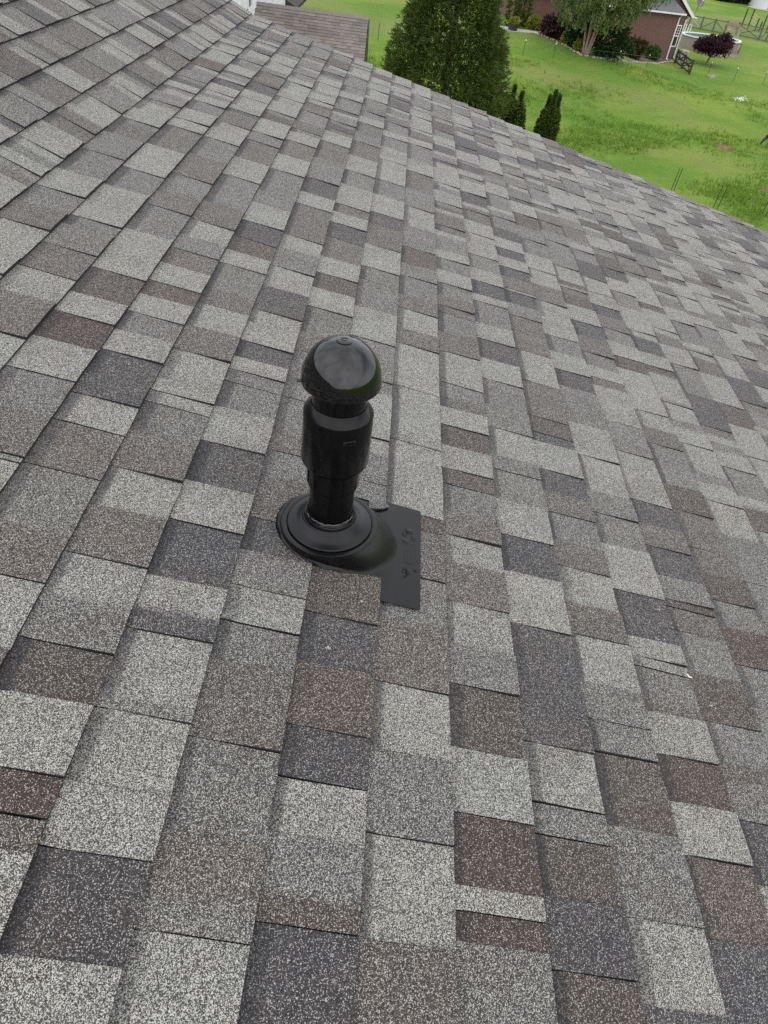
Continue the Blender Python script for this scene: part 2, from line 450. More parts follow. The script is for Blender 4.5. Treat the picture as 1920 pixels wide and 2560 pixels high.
# tabs read off the photograph, far to near: start colour, then edge point, edge type
# (h = the nearer tab lies lower, s = it stands higher, c = colour only) and the colour of the nearer tab
TR = {
 -8: 'L t255,25 h N t215,75 s L t150,130 h M t95,170 s L t60,262 h M g27,20 h L',
 -7: 'L t350,55 h M t320,100 s N t285,150 h M t240,190 s N t215,225 h M t165,285 s L g520,85 h B g430,190 s L g370,275 h R g290,385 s L g190,520 h M g150,690 c N g60,875 h M g50,900 h L',
 -6: 'M t450,60 h N t425,105 s L t400,148 h M t350,215 s N t320,260 h L t300,300 s M t270,330 h N t255,370 s L g760,140 h B g700,190 s L g680,275 h M g590,340 s L g570,440 h D g530,545 s D g460,630 h L g390,750 h N g270,940 h M i130,75 c N D90,140 h L',
 -5: 'L t545,60 h N t525,95 s L t505,130 h M t480,185 s M t465,215 s L t448,262 h D t425,300 h B t410,335 s L t395,368 h M g1000,170 c N g970,235 h L g920,330 s N g890,440 h L g850,575 s L g830,630 h L g790,675 h M g700,790 s N g650,955 h L p500,300 s N D400,65 h L D330,215 s M D255,385 h B D190,580 s L D130,860 h R A170,335 h N A120,555 s L',
 -4: 'L t625,60 h N t605,100 s M t590,150 h D t575,185 s L t565,215 h N t540,292 h L t530,325 s M t515,372 h L g1240,160 s D g1210,265 h L g1190,320 s L g1160,400 h D g1140,470 s L g1120,525 h M g1110,580 h M g1080,690 s L g1020,840 h D p970,215 s L i910,75 h D D700,150 s L D680,265 c D D650,350 h L D560,600 s M D560,650 h L A560,100 s L A660,575 h D A430,1265 s L',
 -3: 'M t705,60 h N t695,95 s L t680,130 h M t672,165 s L t660,265 h D t650,300 h N t640,350 s L g1450,95 h B g1430,160 s L g1420,245 h M g1370,350 s N g1330,420 h M g1270,620 h M g1250,780 s N p1250,65 h M p1230,175 s N i1160,40 h D i1170,190 s M i1190,360 h L E90,335 h M D870,440 s N E60,780 h M A1300,440 s N A1450,900 c M A1300,1115 h L',
 -2: 'L t770,45 h M t765,70 s L t760,100 h L t750,150 h M t748,190 s L t745,235 h D t740,265 s N t735,315 s L t728,370 h M g1600,110 h M g1590,230 s L g1590,365 h M k850,890 h L',
 -1: 'L t825,60 h M t825,100 s L t828,130 h N t830,175 s M t832,220 h L t834,270 s M r140,45 h B r140,120 s M r140,175 h M r130,255 s N r140,315 h L s75,90 s N s80,130 h L k1110,520 h L k1100,915 h L h210,590 h B h210,655 h N h215,860 h M E600,300 s N E580,540 h L E580,790 s M B1010,475 h L B980,1150 s N',
 0: 'M r290,60 s L r290,95 h M r300,150 s L r300,205 h M r310,265 s N r310,305 h N r310,335 h M s175,100 s N s185,150 h L s190,228 h M h340,80 c N h330,120 s L h340,200 h B h340,285 s L h360,390 h B h365,460 h M h370,575 s N h395,685 h L h400,800 s N E830,240 h L E830,395 s M E840,545 h B E850,780 s L B1480,325 h R B1490,790 s L B1500,960 h R B1480,1150 s M',
 1: 'L r430,80 h M r440,140 s L r450,195 h D r455,255 s L r460,285 h M s275,80 s L s280,120 h D s285,168 s L s295,220 h M h520,110 s M h530,205 h L h560,330 s M h560,390 h M h590,525 s L h620,680 h D h650,840 s L F120,325 h D F140,530 s D F190,765 h L C400,275 h M C450,490 h B C500,880 s D C570,1360 h B',
 2: 'L r545,50 h D r560,90 s L r567,132 h D r575,175 s N r590,228 h L r597,240 h D r610,295 s M s350,58 h N s370,145 h L s385,222 h N h710,160 h B h725,230 h D h730,268 s L h760,390 h D h790,490 s N h810,580 h M h830,700 s N h880,820 h L F310,245 s N F345,365 h L F390,540 s M F420,680 h M F460,805 h B C900,430 s M C1040,1020 h L C1150,1590 s D',
 3: 'L s445,110 h M s455,150 s L s465,193 h D s480,235 s M h910,325 h L h960,480 s M h1000,580 h M h1030,710 s L h1110,920 h D F530,365 s L F570,445 h L F580,485 h M F595,600 c N F610,645 s L F680,810 h R C1250,260 s L C1370,620 h B C1450,1140 s D',
 4: 'L s520,78 h D s520,110 s N s530,150 h M s545,185 s L s560,215 h N s575,238 s L h1130,515 h D h1180,620 s N h1250,730 h D F630,140 s M F660,230 h B F680,262 h N F710,350 h M F750,500 s B F850,690 h M F870,835 s N C1540,110 c M C1570,360 h D C1640,770 s L',
 5: 'L s600,50 h D s610,75 s N s605,100 h M s610,130 s L s620,165 h B s630,195 s L F870,75 h N F900,165 s B F840,235 h M F880,335 s R F890,465 h M F940,620 s M',
}
TR[-2] += ' E330,80 s B E330,285 h D E310,465 s B E290,705 h D E270,900 h L B420,470 s M B350,870 c B B330,1050 h D'
#          mean colour (linear), share of pale specks
PAL = {'L': ((.262, .253, .224), .74), 'M': ((.176, .166, .151), .52), 'D': ((.112, .104, .106), .26),
       'B': ((.134, .104, .087), .28), 'R': ((.122, .082, .069), .22), 'N': ((.156, .133, .117), .40)}


def parse_course(c):
    tok = TR[c].split(); edges = []; first = tok[0]; i = 1
    while i < len(tok):
        L = tok[i][0]; x, y = map(float, tok[i][1:].split(','))
        ox, oy, f = CROPS[L]; u, v = roof_uv(ox + x * f, oy + y * f)
        edges.append((v, tok[i + 1], tok[i + 2])); i += 3
    edges.sort(key=lambda e: -e[0])
    return first, edges


COLKEYS = ['L', 'M', 'D', 'B', 'N', 'R']


def rnd_col():
    r = random.random()
    return 'L' if r < .42 else 'M' if r < .73 else 'D' if r < .83 else 'N' if r < .96 else 'B'


def rnd_piece_w():
    return random.choice((.07, .10, .13, .15, .17, .20)) * random.uniform(.9, 1.1)


def make_pieces(c):
    """tabs of one course from the rake back to V_BACK: (v_far, v_near, level, [(v, colour)...], gap)"""
    cuts = []                                   # (v, type, colour), descending v
    v = V_RAKE + random.uniform(-.006, .008)
    vtop = v
    col = rnd_col(); lvl = random.choice((0, 1))
    start = (col, lvl)
    tr = parse_course(c) if c in TR else None
    lim = tr[1][0][0] + .09 if tr else V_BACK
    v -= rnd_piece_w()
    while v > lim:
        if lvl:
            lvl = 0; col = rnd_col(); cuts.append((v, 'h', col))
        else:
            lvl = 1; col = rnd_col(); cuts.append((v, 's', col))
        if random.random() < .45: cuts.append((v - .05, 'c', rnd_col()))
        v -= rnd_piece_w()
    if tr:
        cuts = [q for q in cuts if q[0] > tr[1][0][0] + .05]
        cuts.append((tr[1][0][0] + .10 + .03 * random.random(), 's', tr[0]))
        prev = None
        for e in tr[1]:
            if prev is not None and prev - e[0] > .34:
                q = prev - rnd_piece_w(); up = 1
                while q > e[0] + .10:
                    cuts.append((q, 's' if up else 'h', rnd_col())); up = 1 - up; q -= rnd_piece_w()
            cuts.append(e); prev = e[0]
        v = tr[1][-1][0] - .13; lvl = 0
        while v > V_BACK:
            lvl = 1 - lvl
            cuts.append((v, 's' if lvl else 'h', rnd_col())); v -= rnd_piece_w()
    out = []; cur_v, (ccol, clvl) = vtop, start; cols = [(vtop, ccol)]
    for (cv, ty, cc) in cuts:
        if ty == 'c' or (ty == 's' and clvl == 1 and False):
            cols.append((cv, cc)); continue
        nl = 0 if ty == 'h' else 1
        gap = .0
        if ty == 'h': gap = .003 if clvl == 0 else .0014
        if cur_v - cv > .006:
            out.append((cur_v, cv + gap, clvl, cols))
        cols = [(cv, cc)]; cur_v = cv; clvl = nl
    out.append((cur_v, V_BACK, clvl, cols))
    return out


def to_px(p):
    q = np.array(p) - CAM
    cx = EX * q[0] + E1 * q[1] + UPV * q[2]
    if cx[2] < .05: return None
    return 960 + FPX * cx[0] / cx[2], 1280 + FPX * cx[1] / cx[2]


def piece_mesh(c, vf, vn, lvl, cols, coarse):
    """one tab: granule top, butt and side edges down to the course below"""
    ua = U0 + c * EXPO; w = vf - vn
    ncol = 1 if coarse else max(2, min(9, int(w / .028)))
    vs = [vn + w * i / ncol for i in range(ncol + 1)]
    # extra columns at colour drops so that the blend stays narrow
    if not coarse:
        for (cv, _) in cols[1:]:
            for e in (-.010, .010):
                if vn + .006 < cv + e < vf - .006: vs.append(cv + e)
        vs = sorted(set(vs))
    n = len(vs)
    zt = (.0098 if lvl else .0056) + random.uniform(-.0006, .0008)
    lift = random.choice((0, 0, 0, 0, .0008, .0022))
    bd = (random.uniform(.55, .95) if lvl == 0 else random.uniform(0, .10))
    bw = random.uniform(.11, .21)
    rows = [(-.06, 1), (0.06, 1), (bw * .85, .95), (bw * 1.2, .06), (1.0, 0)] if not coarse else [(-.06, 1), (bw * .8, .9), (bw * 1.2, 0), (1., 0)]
    verts, tint, bnd, tops = [], [], [], []
    base = [PAL[k][0] for _, k in cols]
    jit = random.uniform(.93, 1.07); warm = random.uniform(-.02, .02)
    ph = random.uniform(0, 6)
    for (s, b) in rows:
        for i, v in enumerate(vs):
            ss = s
            if s == 1.0:
                ss = 1.0 + .012 * mnoise.noise((v * 9.0, c * 3.1, 0)) + .010 * mnoise.noise((v * 60.0, c * 3.1, 2))
            z = zt * ss + .0022 * mnoise.noise((v * 2.3, ua * 3, 5)) + lift * max(0, ss) ** 3
            vv = v
            if i in (0, n - 1): vv = v + .0026 * mnoise.noise((ss * 5 + ph, v * 7, c))
            verts.append(roof_pt(ua + ss * EXPO, vv, z))
            k = 0
            for q, (cv, _) in enumerate(cols):
                if q and v < cv: k = q
            rgb, al = PAL[cols[k][1]]
            m = (1 + .10 * mnoise.noise((v * 14, c * 5.0 + ss * 1.3, 9))) * jit
            tint.append((rgb[0] * m * (1 + warm), rgb[1] * m, rgb[2] * m * (1 - warm), al * (1 + .25 * mnoise.noise((v * 17, c * 2.0, 1)))))
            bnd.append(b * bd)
    faces, mi = [], []
    for r in range(len(rows) - 1):
        for i in range(n - 1):
            a = r * n + i; faces.append((a, a + n, a + n + 1, a + 1)); mi.append(0)
    nr = len(rows); bot = len(verts)

    def addv(p, src):
        verts.append(p); tint.append(tint[src]); bnd.append(0); return len(verts) - 1
    lo = [addv(roof_pt(ua + EXPO * 1.0, vs[i], -.002), (nr - 1) * n + i) for i in range(n)]
    for i in range(n - 1):
        a = (nr - 1) * n + i; faces.append((a, lo[i], lo[i + 1], a + 1)); mi.append(1)
    for side in (0, n - 1):
        col = [r * n + side for r in range(nr)]
        b0 = addv(roof_pt(ua - .06 * EXPO, vs[side], -.003), side)
        f = col + [lo[side], b0]
        faces.append(tuple(f) if side else tuple(f[::-1])); mi.append(1)
    return verts, faces, mi, tint, bnd


def fill_mesh(name, parts, parent, origin):
    V, F, MI, T, B = [], [], [], [], []
    for (v, f, mi, t, b) in parts:
        o = len(V); V += v; F += [tuple(i + o for i in q) for q in f]; MI += mi; T += t; B += b
    me = bpy.data.meshes.new(name)
    me.from_pydata((np.array(V) - origin).tolist(), [], F)
    me.materials.append(M['shingle']); me.materials.append(M['asphalt'])
    me.polygons.foreach_set('material_index', MI)
    ca = me.color_attributes.new('tint', 'FLOAT_COLOR', 'POINT'); ca.data.foreach_set('color', np.array(T, dtype=np.float32).ravel())
    ba = me.attributes.new('band', 'FLOAT', 'POINT'); ba.data.foreach_set('value', np.array(B, dtype=np.float32))
    me.update()
    ob = bpy.data.objects.new(name, me); COL.objects.link(ob); ob.parent = parent
    return ob


uT, uE = U0 + K_TOP * EXPO, U0 + (K_BOT + 1) * EXPO
rid = roof_pt(uT, 0, 0)
house = Thing('house', 'house under the camera with the large grey brown shingled roof around the black vent pipe', 'house', (rid[0] + 2.0, 1.0, 0))
deck = MB()
prof = [(uT, -.006), (UB, -.006), (uE, -.006)]
for (ya, yb) in ((V_BACK, V_RAKE - .012),):
    top = [[roof_pt(u, v, z) for (u, z) in prof] for v in (ya, yb)]
    botm = [[roof_pt(u, v, z - .02) for (u, z) in prof] for v in (ya, yb)]
    allv = top[0] + top[1] + botm[0] + botm[1]
    deck.add(allv, [(0, 1, 4, 3), (1, 2, 5, 4), (6, 9, 10, 7), (7, 10, 11, 8), (0, 3, 9, 6), (2, 8, 11, 5), (0, 6, 7, 1), (1, 7, 8, 2), (3, 4, 10, 9), (4, 5, 11, 10)])
# far slope behind the ridge
r0, r1 = roof_pt(uT, V_BACK, -.006), roof_pt(uT, V_RAKE - .012, -.006)
dn = np.array([-5.0, 0, -2.4])
deck.add([r0, r1, r1 + dn, r0 + dn, r0 - [0, 0, .03], r1 - [0, 0, .03], r1 + dn - [0, 0, .03], r0 + dn - [0, 0, .03]],
         [(0, 1, 2, 3), (4, 7, 6, 5), (1, 5, 6, 2), (0, 3, 7, 4), (2, 6, 7, 3)])
roof = house.part('roof', deck, M['asphalt'])

FL_V0, FL_V1, FL_U1 = .877, 1.166, .386          # the flashing flange on the roof
allp = []
for c in range(K_TOP, K_BOT + 1):
    for (vf, vn, lvl, cols) in make_pieces(c):
        if c == -2:                               # tabs cut away round the boot
            lo, hi = .935, 1.157
            if vn < hi and vf > lo:
                if vf > hi + .02: allp.append((c, vf, hi, 1, cols))
                if vn < lo - .02: allp.append((c, lo, vn, lvl, cols))
                continue
        allp.append((c, vf, vn, lvl, cols))
scored = []
for i, (c, vf, vn, lvl, cols) in enumerate(allp):
    ua = U0 + c * EXPO; pts = []
    for (du, v) in ((0, vf), (EXPO, vf), (EXPO, vn), (0, vn)):
        p = to_px(roof_pt(ua + du, max(v, -.6), 0))
        pts.append(p)
    if any(p is None for p in pts): scored.append(0); continue
    P = [(min(1920, max(0, x)), min(2560, max(0, y))) for x, y in pts]
    a = abs(sum(P[q][0] * P[(q + 1) % 4][1] - P[(q + 1) % 4][0] * P[q][1] for q in range(4))) / 2
    scored.append(a)
order = sorted(range(len(allp)), key=lambda i: -scored[i])
single = set(i for i in order[:300] if scored[i] > 0)
rest = []
for i, p in enumerate(allp):
    if i in single:
        fill_mesh('shingle', [piece_mesh(*p, False)], roof, house.b)
    else:
        rest.append(piece_mesh(*p, scored[i] < 30))
sh = fill_mesh('shingles', rest, roof, house.b); sh['kind'] = 'stuff'

# rake board, eave board, walls (below the roof edge)
mb = MB()
for (u_a, u_b) in ((uT, UB), (UB, uE)):
    p, q = roof_pt(u_a, V_RAKE - .06, -.12), roof_pt(u_b, V_RAKE - .06, -.12)
    mb.bar(p, q, .03, .18)
house.part('rake_board', mb, M['white'])
mb = MB(); p, q = roof_pt(uE - .02, V_BACK, -.12), roof_pt(uE - .02, V_RAKE - .08, -.12)
mb.bar(p, q, .03, .16); house.part('eave_board', mb, M['white'])
mb = MB()
xa, xb = rid[0] - 4.6, roof_pt(uE, 0, 0)[0] - .45
zc = roof_pt(uE, 0, 0)[2] - .25
mb.box(((xa + xb) / 2, (V_BACK + V_RAKE - .35) / 2, zc / 2 + .0), (xb - xa, V_RAKE - V_BACK - .6, zc))
yy = V_RAKE - .32
gv = [(xa, yy, zc), (xb, yy, zc)] + [tuple(np.array(roof_pt(u, yy, -.06))) for u in (uE - .6, UB, uT)] + [(xa, yy, rid[2] - 2.2)]
gv2 = [(x, y - .12, z) for x, y, z in gv]
k = len(gv); mb.add(gv + gv2, [tuple(range(k)), tuple(range(2 * k - 1, k - 1, -1))] + [(i, (i + 1) % k, k + (i + 1) % k, k + i) for i in range(k)])
house.part('wall', mb, M['siding'])

# ------------------------------------------------------------------ vent pipe with boot
UW = np.array([0, 0, 1.0])
BU, BV = .1736, 1.018
PB = RO + A_U * BU + A_V * BV + A_N * .050
BC = 1.030                                # middle of the boot's foot
XW = np.array([1., 0, 0]); YW = np.array([0, 1., 0])
vent = Thing('vent_pipe', 'black plastic vent pipe with dome cap and rubber boot standing on the shingled roof', 'vent pipe', PB)
AX = (XW, YW, UW)


def flange_z(u, v=1.04):
    z = .0036 + (u - .159) / (.386 - .159) * .0052
    if v < .940 or v > 1.152:                     # tucked under the tabs above and beside
        z -= .010 * min(1, max(0, (.304 - u) / .03))
    return z - .006 * min(1, max(0, (.165 - u) / .02))


def flpt(u, v, dz=0): return RO + A_U * u + A_V * v + A_N * (flange_z(u, v) + dz)


mb = MB()                                         # flange sheet, corners rounded, slightly wavy
fu = [.145, .155, .165, .18, .22, .26, .274, .29, .304, .33, .36, FL_U1 - .006, FL_U1 - .002, FL_U1]
fv = [FL_V0, FL_V0 + .002, FL_V0 + .006, .905, .934, .941, .97, 1.0, 1.04, 1.08, 1.12, 1.151, 1.157, FL_V1 - .006, FL_V1 - .002, FL_V1]
nu, nv = len(fu), len(fv); vs = []
for dz in (.0018, 0):
    for a_, u in enumerate(fu):
        for v in fv:
            inset = .0028 if a_ == nu - 1 else .0008 if a_ == nu - 2 else 0
            vv = min(max(v, FL_V0 + inset), FL_V1 - inset)
            vs.append(flpt(u, vv, dz + .0007 * mnoise.noise((u * 16, vv * 16, 3))))
fs = []
for a_ in range(nu - 1):
    for b_ in range(nv - 1):
        k = a_ * nv + b_; m_ = k + nu * nv
        fs += [(k, k + nv, k + nv + 1, k + 1), (m_, m_ + 1, m_ + nv + 1, m_ + nv)]
rim_ = [(nu - 1) * nv + b_ for b_ in range(nv)]
for q in range(nv - 1): fs.append((rim_[q], rim_[q] + nu * nv, rim_[q + 1] + nu * nv, rim_[q + 1]))
for b_ in (0, nv - 1):
    for a_ in range(nu - 1):
        k = a_ * nv + b_; fs.append((k, k + nu * nv, k + nv + nu * nv, k + nv))
mb.add(vs, fs)
flange = vent.part('flange', mb, M['rubber'], smooth=True, sharp=30)
# torn scabs of rubber and the faint moulded frame on the flange
for (cu, cv, sd_, sc_) in ((.358, 1.076, 3, 1.55), (.363, .966, 11, 1.4)):
    rr = random.Random(sd_); mb = MB()
    for b_ in range(5):
        bu, bv = cu + rr.uniform(-.011, .009) * sc_, cv + rr.uniform(-.013, .013) * sc_
        r0_ = rr.uniform(.003, .0075) * sc_; kk = 9; ring = []; el = rr.uniform(.5, 1.0); th = rr.uniform(0, 3)
        for q in range(kk):
            a = 2 * PI * q / kk; r_ = r0_ * rr.uniform(.6, 1.25)
            x_, y_ = r_ * math.cos(a), r_ * el * math.sin(a)
            ring.append((bu + x_ * math.cos(th) - y_ * math.sin(th), bv + x_ * math.sin(th) + y_ * math.cos(th)))
        hgt = rr.uniform(.0012, .0030)
        mb.add([flpt(u, v, .0017) for u, v in ring] + [flpt(bu + (u - bu) * .7, bv + (v - bv) * .7, .0018 + hgt * rr.uniform(.4, 1.0)) for u, v in ring],
               [(q, (q + 1) % kk, kk + (q + 1) % kk, kk + q) for q in range(kk)] + [tuple(range(kk, 2 * kk))])
    vent.part('rubber_scab', mb, M['goo'], flange, smooth=True, sharp=40)
mb = MB()
for (ua_, va_, ub_, vb_) in ((.350, .995, .350, 1.052), (.374, .995, .374, 1.052), (.350, .995, .374, .995), (.350, 1.052, .374, 1.052),
                            (.357, 1.0, .357, 1.047), (.364, 1.0, .364, 1.047)):
    mb.bar(flpt(ua_, va_, .0019), flpt(ub_, vb_, .0019), .0009, .0006, A_N)
vent.part('moulded_frame', mb, M['rubber'], flange)

# boot: skirt from the level rim down to the sloping flange
RC = PB + UW * -.012
mb = MB(); n = 72; ROWS = 9; vs = []
for j in range(ROWS + 1):
    t = j / ROWS
    for q in range(n):
        a = 2 * PI * q / n; ca, sa = math.cos(a), math.sin(a)
        top = RC + (XW * ca + YW * sa) * .0972
        kx = min(1, max(0, ca * 1.2 + .5))
        cu = BU + .003 + (.232 - BU - .003) * kx; rb = .0995 - .001 * kx
        u, v = cu + rb * ca, BC + rb * sa
        b_ = RO + A_U * u + A_V * v + A_N * (flange_z(u) + .001)
        bulge = math.sin(PI * t) * .005 * kx
        p = top * (1 - t) + b_ * t + UW * bulge
        if j == ROWS:
            p = RO + A_U * (cu + (rb + .004) * ca) + A_V * (BC + (rb + .004) * sa) + A_N * (flange_z(u) + .0012)
        elif j == 0:
            p = top
        vs.append(p)
mb.add(vs, [(j * n + q, (j + 1) * n + q, (j + 1) * n + (q + 1) % n, j * n + (q + 1) % n) for j in range(ROWS) for q in range(n)])
boot = vent.part('boot', mb, M['rubber'], smooth=True, sharp=50)
mb = MB()                                         # level rim with its groove
mb.lathe([(.0968, -.0120), (.0975, -.0112), (.0972, -.0102), (.0955, -.0096), (.0880, -.0094), (.0868, -.0100), (.0862, -.0150), (.0850, -.0150)], PB, AX, 72)
vent.part('rim', mb, M['rubber'], boot, smooth=True, sharp=35)
mb = MB()                                         # soft gasket disc rising to the collar
mb.lathe([(.0852, -.0152), (.0852, -.0075), (.0846, -.0062), (.0830, -.0056), (.0740, -.0040), (.0660, .0000), (.0610, .0042),
          (.0575, .0062), (.0545, .0080), (.0530, .0100), (.0520, .0150), (.0513, .0200), (.0505, .0208), (.0480, .0205)], PB, AX, 72)
vent.part('gasket', mb, M['rubber'], smooth=True, sharp=50)
mb = MB()
mb.tube([PB + XW * .0525 * math.cos(2 * PI * q / 48) + YW * .0525 * math.sin(2 * PI * q / 48) + UW * .0105 for q in range(49)], .0016, 6, False)
vent.part('collar_ring', mb, M['sticker'], smooth=True)
# lumpy sealant where the pipe meets the collar
mb = MB(); n = 96; vs = []; prof_ = [(.0510, .0120), (.0508, .0150), (.0496, .0185), (.0480, .0215), (.0462, .0245), (.0447, .0275)]
for j, (r_, z_) in enumerate(prof_):
    for q in range(n):
        a = 2 * PI * q / n
        nz = mnoise.noise((math.cos(a) * 5.5, math.sin(a) * 5.5, j * .55)); n2_ = mnoise.noise((math.cos(a) * 11, math.sin(a) * 11, j * 1.4 + 5))
        r2_ = r_ + (0 if j in (0,) else .0016 * nz + .0022 * n2_) * (1 if j < 5 else .2)
        z2_ = z_ + .0045 * nz * (j / 5) + .0035 * n2_ * (j / 5)
        vs.append(PB + (XW * math.cos(a) + YW * math.sin(a)) * max(r2_, .0442) + UW * z2_)
mb.add(vs, [(j * n + q, j * n + (q + 1) % n, (j + 1) * n + (q + 1) % n, (j + 1) * n + q) for j in range(5) for q in range(n)])
vent.part('sealant_bead', mb, M['goo'], smooth=True)
for (a0, a1, z0, w_) in ((222, 300, .0262, 0), (196, 214, .0235, 4), (306, 340, .0275, 8), (248, 266, .0165, 12)):  # wavy grey tubes: glints on the black sealant, painted as light colour
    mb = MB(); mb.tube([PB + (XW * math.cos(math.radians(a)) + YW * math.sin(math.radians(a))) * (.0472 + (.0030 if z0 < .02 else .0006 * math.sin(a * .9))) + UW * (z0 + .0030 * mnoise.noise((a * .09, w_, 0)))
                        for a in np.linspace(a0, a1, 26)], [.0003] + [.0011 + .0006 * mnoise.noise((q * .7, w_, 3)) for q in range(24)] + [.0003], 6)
    vent.part('sealant_glint', mb, M['ridge'], smooth=True)
mb = MB(); mb.lathe([(.0440, -.03), (.0440, .112)], PB, AX, 64)
pipe = vent.part('pipe', mb, M['pipe'], smooth=True)
mb = MB()                                         # reducer bushing
mb.lathe([(.0440, .097), (.0470, .097), (.0494, .1005), (.0501, .105), (.0501, .160)], PB, AX, 64)
red = vent.part('reducer', mb, M['pipe'], smooth=True, sharp=30)
for a in (200, 226, 262, 300):
    mb = MB(); a = math.radians(a); d = XW * math.cos(a) + YW * math.sin(a); t_ = np.cross(UW, d)
    mb.box(PB + d * .0504 + UW * .128, (.0016, .006, .044), (d, t_, UW))
    vent.part('grip_rib', mb, M['pipe'], red)
mb = MB()                                         # coupling with bevelled shoulders
mb.lathe([(.0501, .1460), (.0535, .1466), (.0622, .1580), (.0634, .1615), (.0626, .2640), (.0616, .2668),
          (.0502, .2808), (.0494, .2815), (.0484, .2808)], PB, AX, 72)
coup = vent.part('coupling', mb, M['pipe'], smooth=True, sharp=22)


def arc_patch(mb, r, a0, a1, z0, z1, th=.0006, n=10, mi=0):
    vs = []
    for q in range(n + 1):
        a = math.radians(a0 + (a1 - a0) * q / n); d = XW * math.cos(a) + YW * math.sin(a)
        vs += [PB + d * r + UW * z0, PB + d * (r + th) + UW * z0, PB + d * (r + th) + UW * z1, PB + d * r + UW * z1]
    fs = []
    for q in range(n):
        b = q * 4; fs += [(b + 1, b + 5, b + 6, b + 2), (b, b + 4, b + 5, b + 1), (b + 3, b + 2, b + 6, b + 7)]
    fs += [(0, 1, 2, 3), (4 * n, 4 * n + 3, 4 * n + 2, 4 * n + 1)]
    mb.add(vs, fs, mi)


mb = MB()                                         # faint printed panels and moulded ticks
arc_patch(mb, .0622, 284, 305, .218, .241); lab = vent.part('label', mb, M['sticker'], coup)
mb = MB()
arc_patch(mb, .0628, 286.5, 303, .2335, .2385, .0004)
arc_patch(mb, .0628, 286.5, 302, .2275, .2285, .0003); arc_patch(mb, .0628, 286.5, 300, .2235, .2245, .0003)
vent.part('print', mb, M['pipe'], lab)
for (a0, a1, z) in ((222, 247, .222), (232, 262, .176), (243, 262, .196), (292, 306, .212)):
    mb = MB(); arc_patch(mb, .0628, a0, a1, z, z + .0012, .0009); vent.part('moulded_tick', mb, M['dome'], coup)
mb = MB(); mb.lathe([(.0486, .266), (.0486, .335)], PB, AX, 64)
vent.part('neck', mb, M['pipe'], smooth=True)
mb = MB()                                         # dome cap, open below
RD, ZD, ZH = .0696, .3275, .0752
pr = [(.0485, .325), (.0650, .3245), (.0672, .3228), (.0686, .3232), (RD, .3252)]
pr += [(RD * math.cos(t) ** .96, ZD + ZH * math.sin(t)) for t in np.linspace(0, PI / 2 - .02, 28)] + [(.0001, ZD + ZH)]
mb.lathe(pr, PB, AX, 96)
cap = vent.part('dome_cap', mb, M['dome'], smooth=True, sharp=45)
mb = MB()                                         # moulded button on the crown with a C
zt_ = ZD + ZH - .0007
mb.lathe([(.0145, zt_ - .0025), (.0142, zt_ + .0006), (.0130, zt_ + .0011), (.0080, zt_ + .0016), (.0001, zt_ + .0018)], PB, AX, 40)
but = vent.part('crown_button', mb, M['dome'], cap, smooth=True, sharp=25)
mb = MB()
mb.tube([PB + XW * .0056 * math.cos(math.radians(a)) + YW * .0042 * math.sin(math.radians(a)) + UW * (zt_ + .0021) for a in range(40, 325, 15)], .0008, 6)
vent.part('letter', mb, M['dome'], cap)
mb = MB()
a = math.radians(197); d = XW * math.cos(a) + YW * math.sin(a)
mb.tube([PB + d * .069 + UW * .329, PB + d * .076 + UW * .329], .0028, 8)
vent.part('side_nib', mb, M['dome'], cap)
# sealant smeared in the gap between the cut shingles and the boot
mb = MB(); vs = []; n = 60; W = 5
for q in range(n + 1):
    a = math.radians(75 + 215 * q / n); ca, sa = math.cos(a), math.sin(a)
    kx = min(1, max(0, ca * 1.2 + .5)); cu = BU + .003 + (.232 - BU - .003) * kx
    for w_ in range(W):
        r_ = .095 + w_ * .0026 + (.0025 * mnoise.noise((a * 4, w_, 0)) if w_ > 1 else 0) + (.004 * mnoise.noise((a * 9, 3, 0)) if w_ == W - 1 else 0)
        z_ = .004 + (.0070, .0072, .0062, .0045, -.004)[w_] + .0018 * mnoise.noise((a * 12, w_ * .8, 4))
        vs.append(RO + A_U * (cu + r_ * ca) + A_V * (BC + r_ * sa) + A_N * z_)
mb.add(vs, [(q * W + i, (q + 1) * W + i, (q + 1) * W + i + 1, q * W + i + 1) for q in range(n) for i in range(W - 1)])
vent.part('sealant_smear', mb, M['goo'], smooth=True)
# a torn granule scrap by the flange corner
mb = MB()
ring = [(.262, 1.150), (.306, 1.158), (.309, 1.146), (.300, 1.139), (.291, 1.134), (.279, 1.128), (.262, 1.128)]
k = len(ring)
mb.add([roof_pt(u, v, .0122 + .002 * random.random()) for u, v in ring] + [roof_pt(u, v, .0075) for u, v in ring],
       [tuple(range(k))[::-1], tuple(range(k, 2 * k))] + [(i, (i + 1) % k, k + (i + 1) % k, k + i) for i in range(k)])
scrap_parts = [(list(map(np.array, mb.v)), mb.f, [0, 1] + [1] * k, [(.16, .155, .15, .4)] * len(mb.v), [0.0] * len(mb.v))]
fill_mesh('shingle', scrap_parts, roof, house.b)

# a fallen petal and specks on the shingles
pu, pv = roof_uv(1280 + 640 * .6723, 1360 + 502 * .6723)
mb = MB(); vs = []
for i, t in enumerate(np.linspace(-1, 1, 7)):
    wd = .0024 * (1 - t * t) ** .6 + .0002; bend = .004 * (t * t)
    for sgn in (-1, 0, 1):
        vs.append(roof_pt(pu + t * .0065 + bend * .3, pv + sgn * wd - t * .006, .0125 + bend * .8 + abs(sgn) * .0012))
mb.add(vs, [(i * 3 + s_, (i + 1) * 3 + s_, (i + 1) * 3 + s_ + 1, i * 3 + s_ + 1) for i in range(6) for s_ in (0, 1)])
pet = mb.build('petal', M['capwhite'], smooth=True, origin=roof_pt(pu, pv, .012))
tag(pet, 'small curled white petal fallen on the shingles right of the vent pipe', 'petal')

